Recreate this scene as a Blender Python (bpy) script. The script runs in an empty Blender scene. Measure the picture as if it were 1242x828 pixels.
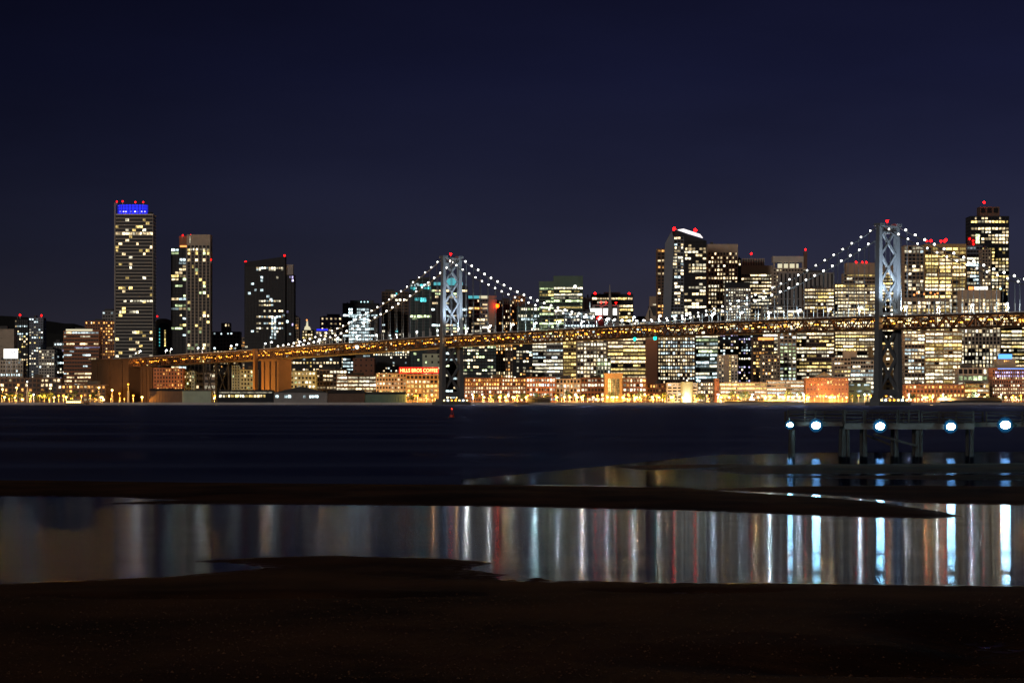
import bpy, bmesh, math, random
import numpy as np
from mathutils import Vector, Matrix
R = random.Random(7)
sc = bpy.context.scene
COL = sc.collection

# ------------------------------------------------------------------ camera
F = 3437.0; HOR = 487.0; CH = 3.5; CXP = 621.0
cam = bpy.data.cameras.new('camera'); camo = bpy.data.objects.new('camera', cam)
COL.objects.link(camo); camo.location = (0, 0, CH); camo.rotation_euler = (math.pi/2, 0, 0)
cam.sensor_width = 36; cam.lens = F/1242*36; cam.shift_y = 73/1242
cam.clip_start = 0.5; cam.clip_end = 80000
sc.camera = camo

# ------------------------------------------------------------------ sky
w = bpy.data.worlds.new('World'); sc.world = w; w.use_nodes = True
nt = w.node_tree; nt.nodes.clear()
N = nt.nodes.new; Lk = nt.links.new
out = N('ShaderNodeOutputWorld'); bg = N('ShaderNodeBackground'); tc = N('ShaderNodeTexCoord')
sep = N('ShaderNodeSeparateXYZ'); ramp = N('ShaderNodeValToRGB')
Lk(tc.outputs['Generated'], sep.inputs[0]); Lk(sep.outputs['Z'], ramp.inputs[0])
cr = ramp.color_ramp
stops = [(0.0, (.040, .033, .045)), (.028, (.0265, .0255, .041)), (.056, (.0180, .0195, .041)), (.085, (.0115, .0130, .035)),
         (.115, (.0072, .0084, .0285)), (.15, (.0050, .0056, .020)), (.5, (.003, .0034, .011)), (1, (.0016, .002, .007))]
cr.elements[0].position = 0; cr.elements[0].color = stops[0][1]+(1,)
cr.elements[1].position = 1; cr.elements[1].color = stops[-1][1]+(1,)
for p, c in stops[1:-1]:
    e = cr.elements.new(p); e.color = c+(1,)
# the city's glow is a little stronger to the right, over downtown
mr = N('ShaderNodeMapRange'); mr.inputs[1].default_value = -.2; mr.inputs[2].default_value = .1
mr.inputs[3].default_value = .5; mr.inputs[4].default_value = 1.06
Lk(sep.outputs['X'], mr.inputs[0])
# faint uneven airglow and thin haze
nz = N('ShaderNodeTexNoise'); nz.inputs['Scale'].default_value = 7; nz.inputs['Detail'].default_value = 4
mpz = N('ShaderNodeMapping'); mpz.inputs['Scale'].default_value = (1, 1, 3.5); Lk(tc.outputs['Generated'], mpz.inputs[0]); Lk(mpz.outputs[0], nz.inputs['Vector'])
mz = N('ShaderNodeMapRange'); mz.inputs[1].default_value = .3; mz.inputs[2].default_value = .7; mz.inputs[3].default_value = .86; mz.inputs[4].default_value = 1.14
Lk(nz.outputs[0], mz.inputs[0]); mm = N('ShaderNodeMath'); mm.operation = 'MULTIPLY'; Lk(mz.outputs[0], mm.inputs[0]); Lk(mr.outputs[0], mm.inputs[1])
Lk(ramp.outputs[0], bg.inputs[0]); Lk(mm.outputs[0], bg.inputs[1]); Lk(bg.outputs[0], out.inputs[0])

# ------------------------------------------------------------------ warm fill light added behind the camera to brighten the facades
sl = bpy.data.lights.new('facade_fill', 'SUN'); sl.energy = 0.72; sl.angle = math.radians(4); sl.color = (1, .86, .74)
so = bpy.data.objects.new('facade_fill', sl); COL.objects.link(so)
so.rotation_euler = Vector((math.sin(math.radians(22)), math.cos(math.radians(22)), -math.tan(math.radians(7)))).to_track_quat('-Z', 'Y').to_euler()

sc.view_settings.view_transform = 'Standard'; sc.view_settings.look = 'None'
sc.view_settings.exposure = 0; sc.view_settings.gamma = 1
sc.cycles.use_denoising = True
sc.cycles.max_bounces = 4; sc.cycles.diffuse_bounces = 1; sc.cycles.glossy_bounces = 2
sc.cycles.transmission_bounces = 1
sc.cycles.sample_clamp_indirect = 8; sc.cycles.use_light_tree = True

# ------------------------------------------------------------------ pixel <-> place
def X(px, D): return (px-CXP)/F*D
def Z(py, D): return CH+(HOR-py)/F*D
def GY(py): return CH*F/(py-HOR)
def G(px, py):
    d = GY(py); return (X(px, d), d)

# ------------------------------------------------------------------ materials
def mat(name, col, rough=.8, metal=0, var=.25, scale=.15, spec=.3, bump=0):
    m = bpy.data.materials.new(name); m.use_nodes = True
    t = m.node_tree; b = t.nodes['Principled BSDF']
    b.inputs['Roughness'].default_value = rough; b.inputs['Metallic'].default_value = metal
    b.inputs['Specular IOR Level'].default_value = spec
    g = t.nodes.new('ShaderNodeNewGeometry'); n = t.nodes.new('ShaderNodeTexNoise')
    n.inputs['Scale'].default_value = scale; n.inputs['Detail'].default_value = 5
    mx = t.nodes.new('ShaderNodeMix'); mx.data_type = 'RGBA'
    mx.inputs[6].default_value = tuple(c*(1-var) for c in col)+(1,)
    mx.inputs[7].default_value = tuple(min(1, c*(1+var)) for c in col)+(1,)
    t.links.new(g.outputs['Position'], n.inputs['Vector'])
    t.links.new(n.outputs[0], mx.inputs[0]); t.links.new(mx.outputs[2], b.inputs['Base Color'])
    if bump:
        bp = t.nodes.new('ShaderNodeBump'); bp.inputs['Strength'].default_value = bump
        t.links.new(n.outputs[0], bp.inputs['Height']); t.links.new(bp.outputs[0], b.inputs['Normal'])
    return m

def emis(name, col, s, sample=False, rnd=False):
    m = bpy.data.materials.new(name); m.use_nodes = True
    t = m.node_tree; t.nodes.clear()
    o = t.nodes.new('ShaderNodeOutputMaterial'); e = t.nodes.new('ShaderNodeEmission')
    e.inputs[0].default_value = tuple(col)+(1,); e.inputs[1].default_value = s
    if rnd:   # each window has its own lamp strength, plus blinds and furniture inside
        oi = t.nodes.new('ShaderNodeObjectInfo'); gi = t.nodes.new('ShaderNodeNewGeometry')
        a = t.nodes.new('ShaderNodeMath'); a.operation = 'ADD'
        f = t.nodes.new('ShaderNodeMath'); f.operation = 'FRACT'
        p = t.nodes.new('ShaderNodeMath'); p.operation = 'POWER'; p.inputs[1].default_value = 1.7
        q = t.nodes.new('ShaderNodeMath'); q.operation = 'MULTIPLY_ADD'; q.inputs[1].default_value = s*1.7; q.inputs[2].default_value = s*.16
        n = t.nodes.new('ShaderNodeTexNoise'); n.inputs['Scale'].default_value = .33; n.inputs['Detail'].default_value = 1
        r = t.nodes.new('ShaderNodeMapRange'); r.inputs[1].default_value = .35; r.inputs[2].default_value = .65
        r.inputs[3].default_value = .35; r.inputs[4].default_value = 1.5
        mu = t.nodes.new('ShaderNodeMath'); mu.operation = 'MULTIPLY'
        t.links.new(oi.outputs['Random'], a.inputs[0]); t.links.new(gi.outputs['Random Per Island'], a.inputs[1])
        t.links.new(a.outputs[0], f.inputs[0]); t.links.new(f.outputs[0], p.inputs[0]); t.links.new(p.outputs[0], q.inputs[0])
        t.links.new(gi.outputs['Position'], n.inputs['Vector']); t.links.new(n.outputs[0], r.inputs[0])
        t.links.new(q.outputs[0], mu.inputs[0]); t.links.new(r.outputs[0], mu.inputs[1]); t.links.new(mu.outputs[0], e.inputs[1])
    t.links.new(e.outputs[0], o.inputs[0])
    m.cycles.emission_sampling = 'AUTO' if sample else 'NONE'
    return m

M = {
 'tan': mat('tan stone', (.30, .235, .18)), 'beige': mat('beige concrete', (.40, .33, .26)),
 'grey': mat('grey concrete', (.24, .23, .23)), 'white': mat('pale concrete', (.50, .47, .42)),
 'dark': mat('dark cladding', (.032, .035, .043), spec=.05), 'brown': mat('brown granite', (.13, .085, .065)),
 'brick': mat('red brick', (.165, .075, .048)), 'brownbrick': mat('rust brown stone', (.30, .13, .075), var=.1),
 'green': mat('green tinted cladding', (.10, .16, .13)),
 'palegreen': mat('pale green render', (.38, .44, .34)), 'amberstone': mat('ochre stone', (.36, .24, .11)),
 'steelblue': mat('blue grey glass cladding', (.12, .15, .21), rough=.5, var=.12),
 'glass': mat('dark window glass', (.012, .013, .017), rough=.35, var=.3, scale=.2, spec=.2),
 'tealglass': mat('teal glass', (.008, .04, .05), rough=.3, spec=.5),
 'roof': mat('dark roofing', (.06, .06, .062)), 'steel': mat('silver painted steel', (.10, .115, .135), rough=.6, var=.12, scale=.3),
 'deck': mat('bridge deck concrete', (.09, .08, .075)), 'sodium_steel': mat('sodium tinted truss steel', (.075, .038, .024), rough=.7, scale=.3),  # truss: brown of the sodium light put into the grey steel's colour
 'anchor': mat('weathered anchorage concrete', (.125, .066, .032), var=.35, scale=.08),
 'trail_wall': mat('pale seawall concrete', (.42, .40, .40), var=.3, scale=.05),
 'asphalt': mat('asphalt', (.05, .05, .05)), 'land': mat('paved land', (.10, .09, .08), scale=.02),
 'hill': mat('dark hillside', (.03, .032, .03), scale=.003),
 'plank': mat('paler pier timber', (.07, .06, .055), var=.45, scale=3, rough=.85, bump=.4), 'wood': mat('weathered pier timber', (.022, .019, .018), var=.5, scale=3, rough=.85, bump=.4),  # beam timber is paler than the posts and railings
 'metal': mat('galvanised metal', (.3, .3, .3), rough=.4, metal=.6), 'bark': mat('bark', (.06, .045, .03)),
 'leaf': mat('leaves', (.05, .075, .03), var=.5, scale=.8), 'black': mat('black rubber', (.02, .02, .02)),
 'carpaint': mat('silver car paint', (.35, .35, .37), rough=.3), 'cardark': mat('dark car paint', (.04, .04, .06), rough=.3),
 'lit_foot': mat('lamplit suspender foot', (.42, .45, .48), var=.1),  # deck lamplight put into the colour of the suspender feet
 'halo_dish': mat('blue halo dish', (.0008, .003, .006), rough=.9, spec=0),  # blue glow round the pier lamps put into the colour
 'buoy': mat('red buoy paint', (.5, .04, .02), rough=.5), 'pile': mat('dark timber piles', (.05, .045, .04)),
}
WIN = {
 'w': emis('window warm white', (1, .76, .42), 1.8, rnd=True), 'y': emis('window yellow', (1, .72, .24), 1.8, rnd=True),
 'c': emis('window cool white', (.74, .95, 1), 1.7, rnd=True), 'n': emis('window neutral', (1, .90, .64), 1.8, rnd=True),
 'a': emis('window amber', (1, .46, .12), 1.8, rnd=True), 'g': emis('window greenish', (.80, 1, .52), 1.6, rnd=True),
 't': emis('window teal', (.12, .75, .8), .9, rnd=True), 'v': emis('window violet', (.62, .55, 1), 1.7, rnd=True),
}
E = {
 'red': emis('red beacon', (1, .0012, .001), 42, sample=True), 'redlow': emis('small red beacon', (1, .006, .005), 5),
 'cable': emis('cable bulb', (1, .98, .88), 7),
 'amber': emis('sodium lamp', (1, .36, .03), 7), 'sodium': emis('large sodium floodlight', (1, .028, .001), 26, sample=True), 'gold': emis('warm lamp', (1, .68, .22), 7),
 'street': emis('white street lamp', (.86, .97, 1), 9), 'blue': emis('blue crown light', (.025, .03, 1), 1.25),
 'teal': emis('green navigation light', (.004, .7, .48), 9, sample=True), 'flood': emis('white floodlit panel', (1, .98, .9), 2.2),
 'cyan': emis('cyan floodlight', (.5, .95, 1), 4), 'redsign': emis('red sign', (1, .02, .01), 1.6),
 'letters': emis('sign letters', (1, .62, .18), 3.2), 'tail': emis('tail light', (1, .04, .03), 7),
 'head': emis('headlight', (1, .95, .85), 8), 'pier': emis('pier floodlight lens', (.42, .84, 1), 190, sample=True),
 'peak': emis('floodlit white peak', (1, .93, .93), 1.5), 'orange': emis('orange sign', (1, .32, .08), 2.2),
 'bluesign': emis('blue sign', (.1, .35, 1), 2.2), 'mark': emis('blue letter', (.12, .14, .5), .5),
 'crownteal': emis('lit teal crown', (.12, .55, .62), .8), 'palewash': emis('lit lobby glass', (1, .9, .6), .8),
}

# ------------------------------------------------------------------ mesh building
def ico(sub=1):
    bm = bmesh.new(); bmesh.ops.create_icosphere(bm, subdivisions=sub, radius=1)
    v = [tuple(x.co) for x in bm.verts]; f = [tuple(q.index for q in p.verts) for p in bm.faces]; bm.free(); return v, f
ICO = ico(2)
class MB:
    def __init__(s): s.v = []; s.f = []; s.m = []
    def add(s, vs, fs, mi=0):
        b = len(s.v); s.v += vs; s.f += [tuple(i+b for i in f) for f in fs]; s.m += [mi]*len(fs)
    def box(s, x0, x1, y0, y1, z0, z1, mi=0):
        s.add([(x0,y0,z0),(x1,y0,z0),(x1,y1,z0),(x0,y1,z0),(x0,y0,z1),(x1,y0,z1),(x1,y1,z1),(x0,y1,z1)],
              [(0,3,2,1),(4,5,6,7),(0,1,5,4),(1,2,6,5),(2,3,7,6),(3,0,4,7)], mi)
    def bar(s, p, q, wd, ht=None, mi=0, up=(0,0,1)):
        ht = ht or wd; p = Vector(p); q = Vector(q); d = (q-p).normalized(); u = Vector(up)
        if abs(d.dot(u)) > .98: u = Vector((.814, .58, 0))
        sd = d.cross(u).normalized()*wd/2; u2 = sd.cross(d).normalized()*ht/2
        vs = [tuple(a+i*sd+j*u2) for a in (p, q) for i, j in ((-1,-1),(1,-1),(1,1),(-1,1))]
        s.add(vs, [(0,3,2,1),(4,5,6,7),(0,1,5,4),(1,2,6,5),(2,3,7,6),(3,0,4,7)], mi)
    def tube(s, p, q, r, n=8, r2=None, mi=0):
        r2 = r if r2 is None else r2; p = Vector(p); q = Vector(q); d = (q-p).normalized()
        a = Vector((1,0,0)) if abs(d.x) < .9 else Vector((0,1,0)); u = d.cross(a).normalized(); v = d.cross(u)
        vs = [tuple(p+(u*math.cos(k*math.tau/n)+v*math.sin(k*math.tau/n))*r) for k in range(n)]
        vs += [tuple(q+(u*math.cos(k*math.tau/n)+v*math.sin(k*math.tau/n))*r2) for k in range(n)]
        fs = [(k, (k+1) % n, n+(k+1) % n, n+k) for k in range(n)]+[tuple(range(n))[::-1], tuple(range(n, 2*n))]
        s.add(vs, fs, mi)
    def ball(s, c, r, sc3=(1,1,1), mi=0):
        s.add([(c[0]+v[0]*r*sc3[0], c[1]+v[1]*r*sc3[1], c[2]+v[2]*r*sc3[2]) for v in ICO[0]], ICO[1], mi)
    def prism(s, pts, y0, y1, mi=0):          # pts in (x, z), extruded along y
        n = len(pts)
        s.add([(x, y0, z) for x, z in pts]+[(x, y1, z) for x, z in pts],
              [tuple(range(n)), tuple(range(n, 2*n))[::-1]]+[(k, n+k, n+(k+1) % n, (k+1) % n) for k in range(n)], mi)
    def plan(s, pts, z0, z1, mi=0):           # pts in (x, y), extruded up
        n = len(pts)
        s.add([(x, y, z0) for x, y in pts]+[(x, y, z1) for x, y in pts],
              [tuple(range(n))[::-1], tuple(range(n, 2*n))]+[(k, (k+1) % n, n+(k+1) % n, n+k) for k in range(n)], mi)
    def mesh(s, name, mats):
        me = bpy.data.meshes.new(name); me.from_pydata(s.v, [], s.f)
        for m in (mats if isinstance(mats, (list, tuple)) else [mats]): me.materials.append(m)
        if any(s.m): me.polygons.foreach_set('material_index', s.m)
        return me
    def build(s, name, mats, parent=None):
        o = bpy.data.objects.new(name, s.mesh(name, mats)); COL.objects.link(o)
        if parent: o.parent = parent
        return o
def tag(o, label=None, cat=None, group=None, kind=None):
    if label: o['label'] = label
    if cat: o['category'] = cat
    if group: o['group'] = group
    if kind: o['kind'] = kind
    return o
def empty(name, loc, label, cat, group=None, rz=0):
    o = bpy.data.objects.new(name, None); COL.objects.link(o); o.location = loc; o.rotation_euler = (0, 0, rz)
    o.empty_display_size = 1
    return tag(o, label, cat, group)
def light(kind, power, col, loc, parent=None, radius=0, aim=None, spot=60, blend=.6):
    l = bpy.data.lights.new('lamp_light', kind); l.energy = power; l.color = col
    l.shadow_soft_size = radius
    if kind == 'SPOT': l.spot_size = math.radians(spot); l.spot_blend = blend
    o = bpy.data.objects.new('lamp_light', l); COL.objects.link(o); o.location = loc
    if aim is not None: o.rotation_euler = (Vector(aim)-Vector(loc)).to_track_quat('-Z', 'Y').to_euler()
    if parent: o.parent = parent
    return o
def copy_tree(o, parent=None):
    c = o.copy(); COL.objects.link(c); c.parent = parent
    for ch in list(o.children): copy_tree(ch, c)
    return c
_unit = MB(); _unit.box(-.5, .5, -.5, .5, -.5, .5)
UNIT = {k: _unit.mesh('window', m) for k, m in WIN.items()}
def text_mesh(txt, size, depth, m):
    cu = bpy.data.curves.new('t', 'FONT'); cu.body = txt; cu.size = size; cu.extrude = depth
    cu.align_x = 'CENTER'; cu.offset = size*.012
    o = bpy.data.objects.new('t', cu); COL.objects.link(o)
    dg = bpy.context.evaluated_depsgraph_get(); me = bpy.data.meshes.new_from_object(o.evaluated_get(dg))
    bpy.data.objects.remove(o); me.materials.clear(); me.materials.append(m); return me
ORD = ['first','second','third','fourth','fifth','sixth','seventh','eighth','ninth','tenth','eleventh','twelfth','thirteenth',
       'fourteenth','fifteenth','sixteenth','seventeenth','eighteenth','nineteenth','twentieth','twenty-first','twenty-second',
       'twenty-third','twenty-fourth','twenty-fifth','twenty-sixth','twenty-seventh','twenty-eighth','twenty-ninth','thirtieth']

# ================================================================== SETTING
ZG = 2.5; SHORE = 3250.0
# --- tidal flats: one sheet of sand, bars rising just above the water
def wp(pts): return np.array([G(a, b) for a, b in pts])
bars = [
 (wp([(-900,583),(0,582),(350,586),(600,588),(830,591),(900,597),(1000,603),(1070,609),(1130,618),(1166,626.5),(1120,628.5),(1000,625.5),(820,618),(600,614),
      (420,612),(216,611),(120,610.5),(216,606.5),(140,602.5),(0,601),(-900,600)]), .11),
 (wp([(852,593.5),(900,591),(960,589.6),(1100,588.6),(1300,590),(1900,592),(1900,613),(1242,612.5),(1100,609.5),(1060,605.5),(1000,600),(900,595.3)]), .05),
 (wp([(925,577.6),(1000,576.8),(1242,575.6),(1700,576),(1700,582),(1242,582.5),(1100,581.5),(1000,579.8)]), .03),
 (wp([(848,570),(900,564.5),(1000,563),(1242,561.5),(1800,561.5),(1800,572.5),(1242,573.5),(1000,574.8),(900,574.2)]), .035),
 (wp([(745,566),(800,563.5),(900,562.5),(930,564.5),(830,568),(770,569)]), .02),
 (np.array([G(*p) for p in [(-1500,712),(0,708),(100,704),(200,699),(290,692),(328,688),(290,682.5),(236,680.5),(300,676),(400,673),(540,677),(597,682),(574,690),
      (600,695),(645,700),(664,704),(800,706),(1242,710),(2600,718)]]+[(160, 2.0), (-160, 2.0)]), .30),
]
def sdist(P, poly):
    n = len(poly); d = np.full(len(P), 1e9); ins = np.zeros(len(P), bool)
    for i in range(n):
        a = poly[i]; b = poly[(i+1) % n]; e = b-a; wv = P-a
        t = np.clip((wv@e)/max(1e-9, e@e), 0, 1); d = np.minimum(d, np.hypot(*(wv-t[:, None]*e).T))
        c = (a[1] > P[:, 1]) != (b[1] > P[:, 1])
        with np.errstate(divide='ignore', invalid='ignore'):
            xi = (b[0]-a[0])*(P[:, 1]-a[1])/(b[1]-a[1])+a[0]
        ins ^= c & (P[:, 0] < xi)
    return np.where(ins, d, -d)
rs = np.random.RandomState(3)
def vnoise(x, y, seed):
    r = np.random.RandomState(seed); T = r.rand(256, 256)
    xi = np.floor(x).astype(int); yi = np.floor(y).astype(int); fx = x-xi; fy = y-yi
    fx = fx*fx*(3-2*fx); fy = fy*fy*(3-2*fy); g = lambda a, b: T[a % 256, b % 256]
    return (g(xi,yi)*(1-fx)+g(xi+1,yi)*fx)*(1-fy)+(g(xi,yi+1)*(1-fx)+g(xi+1,yi+1)*fx)*fy-.5
xs = np.concatenate([[-9000,-2000,-400,-120], np.arange(-46, -12, .4), np.arange(-12, 12, .16), np.arange(12, 46.1, .4), [120, 400, 2000, 9000]])
ys = np.concatenate([[-60, -10, 0], np.arange(5, 30, .25), np.arange(30, 56, .1), np.arange(56, 130, .22), np.arange(130, 200, .5), np.geomspace(200, 3248, 60)])
XX, YY = np.meshgrid(xs, ys); P = np.stack([XX.ravel(), YY.ravel()], 1)
h = np.full(len(P), -.5)
near = (np.abs(P[:, 0]) < 500) & (P[:, 1] < 400)
for poly, cap in bars:
    s_ = np.full(len(P), -1e3); s_[near] = sdist(P[near], poly)
    # shoulder: quick low lip, then slow rise
    hh = np.where(s_ > 0, cap*(1-np.exp(-s_*.035/cap)), s_*.03)
    h = np.maximum(h, np.clip(hh, -.5, None))
wob = vnoise(P[:,0]*.35, P[:,1]*.2, 1)*.03+vnoise(P[:,0]*1.2, P[:,1]*.6, 2)*.016+vnoise(P[:,0]*3.5, P[:,1]*2.2, 3)*.007
h = np.where(h > -.3, h+wob*np.clip((h+.02)*14, .15, 1), h)
for px_c, py_c, rx, ry, lo in ((1210, 790, 1.5, 3.6, -.004), (1120, 826, 2.4, 1.5, -.006), (700, 701, 3.2, 1.3, -.004), (850, 721, 1.6, .9, -.004), (1010, 585, 4, 3, .03), (300, 731, 3, .8, .016)):
    cx_, cy_ = G(px_c, py_c); g_ = np.exp(-(((P[:, 0]-cx_)/rx)**2+((P[:, 1]-cy_)/ry)**2))
    fine_ = vnoise(P[:, 0]*4.6, P[:, 1]*2.9, 8)*.05+vnoise(P[:, 0]*1.6, P[:, 1]*1.3, 9)*.03+vnoise(P[:, 0]*9, P[:, 1]*6, 10)*.02
    h = np.where(h > 0, h*(1-g_)+(lo+.006+fine_)*g_, h)
h = np.where(P[:, 1] < 3, .25, h)
me = bpy.data.meshes.new('sand'); nx, ny = len(xs), len(ys)
co = np.column_stack([P, h]).astype(np.float32)
idx = np.arange(nx*ny).reshape(ny, nx); q = np.stack([idx[:-1,:-1], idx[:-1,1:], idx[1:,1:], idx[1:,:-1]], -1).reshape(-1, 4)
me.vertices.add(nx*ny); me.vertices.foreach_set('co', co.ravel()); me.loops.add(q.size); me.loops.foreach_set('vertex_index', q.ravel().astype(np.int32))
me.polygons.add(len(q)); me.polygons.foreach_set('loop_start', np.arange(0, q.size, 4, dtype=np.int32)); me.update(calc_edges=True)
me.polygons.foreach_set('use_smooth', np.ones(len(q), bool))
def sand_mat():
    m = bpy.data.materials.new('wet tidal sand'); m.use_nodes = True; t = m.node_tree; b = t.nodes['Principled BSDF']
    g = t.nodes.new('ShaderNodeNewGeometry'); mp = t.nodes.new('ShaderNodeMapping'); mp.inputs['Scale'].default_value = (.5, .35, 1)
    n = t.nodes.new('ShaderNodeTexNoise'); n.inputs['Scale'].default_value = .5; n.inputs['Detail'].default_value = 6
    cr = t.nodes.new('ShaderNodeValToRGB'); cr.color_ramp.elements[0].position = .35; cr.color_ramp.elements[1].position = .7
    cr.color_ramp.elements[0].color = (.035, .015, .006, 1); cr.color_ramp.elements[1].color = (.14, .06, .024, 1)
    rr = t.nodes.new('ShaderNodeMapRange'); rr.inputs[1].default_value = .58; rr.inputs[2].default_value = .66
    rr.inputs[3].default_value = .95; rr.inputs[4].default_value = .55
    n2 = t.nodes.new('ShaderNodeTexNoise'); n2.inputs['Scale'].default_value = 9; n2.inputs['Detail'].default_value = 6; n2.inputs['Roughness'].default_value = .7
    bp = t.nodes.new('ShaderNodeBump'); bp.inputs['Strength'].default_value = .9; bp.inputs['Distance'].default_value = .05
    t.links.new(g.outputs['Position'], mp.inputs[0]); t.links.new(mp.outputs[0], n.inputs['Vector']); t.links.new(g.outputs['Position'], n2.inputs['Vector'])
    t.links.new(n.outputs[0], cr.inputs[0]); t.links.new(cr.outputs[0], b.inputs['Base Color'])
    t.links.new(n.outputs[0], rr.inputs[0]); t.links.new(rr.outputs[0], b.inputs['Roughness'])
    t.links.new(n2.outputs[0], bp.inputs['Height']); t.links.new(bp.outputs[0], b.inputs['Normal'])
    # sand close to the waterline is soaked and shines; a few soaked patches lie higher up
    sz = t.nodes.new('ShaderNodeSeparateXYZ'); t.links.new(g.outputs['Position'], sz.inputs[0])
    wz = t.nodes.new('ShaderNodeMapRange'); wz.inputs[1].default_value = .004; wz.inputs[2].default_value = .03
    wz.inputs[3].default_value = 1; wz.inputs[4].default_value = 0; t.links.new(sz.outputs[2], wz.inputs[0])
    n3 = t.nodes.new('ShaderNodeTexNoise'); n3.inputs['Scale'].default_value = 3.2; n3.inputs['Detail'].default_value = 5; t.links.new(g.outputs['Position'], n3.inputs['Vector'])
    th = t.nodes.new('ShaderNodeMapRange'); th.inputs[1].default_value = .47; th.inputs[2].default_value = .56; t.links.new(n3.outputs[0], th.inputs[0])
    wm = t.nodes.new('ShaderNodeMath'); wm.operation = 'MULTIPLY'; t.links.new(wz.outputs[0], wm.inputs[0]); t.links.new(th.outputs[0], wm.inputs[1])
    ro = t.nodes.new('ShaderNodeMapRange'); ro.inputs[3].default_value = .9; ro.inputs[4].default_value = .22; t.links.new(wm.outputs[0], ro.inputs[0])
    se = t.nodes.new('ShaderNodeMapRange'); se.inputs[3].default_value = .06; se.inputs[4].default_value = .35; t.links.new(wm.outputs[0], se.inputs[0])
    t.links.new(ro.outputs[0], b.inputs['Roughness']); t.links.new(se.outputs[0], b.inputs['Specular IOR Level'])
    return m
me.materials.append(sand_mat()); sand = bpy.data.objects.new('sand', me); COL.objects.link(sand); tag(sand, 'dark wet tidal sand with low bars', kind='structure')

# pebbles, shell and weed scattered over the near mud: one mass nobody could count
def litter():
    q = MB(); rr_ = random.Random(5)
    for _ in range(5200):
        y = 33+17*rr_.random()**1.3 if rr_.random() < .75 else rr_.uniform(24, 50); x = rr_.uniform(-.2, .2)*y
        i = min(len(xs)-1, int(np.searchsorted(xs, x))); j = min(len(ys)-1, int(np.searchsorted(ys, y))); z = float(co[j*nx+i, 2])
        if z < .02: continue
        a = rr_.uniform(.006, .022)*(1.6 if rr_.random() < .1 else 1); an = rr_.uniform(0, 3); ca, sa = math.cos(an)*a, math.sin(an)*a; k = rr_.uniform(.5, .9)
        q.add([(x+ca, y+sa, z), (x-sa*k, y+ca*k, z), (x-ca, y-sa, z), (x+sa*k, y-ca*k, z), (x, y, z+a*.7)], [(0, 1, 4), (1, 2, 4), (2, 3, 4), (3, 0, 4)])
    return q
M['pebble'] = mat('wet pebbles', (.085, .04, .02), rough=.5, var=.8, scale=20, spec=.3)
tag(litter().build('pebbles', M['pebble']), 'small pebbles and shells scattered on the dark mud', 'pebbles', kind='stuff')

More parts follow.
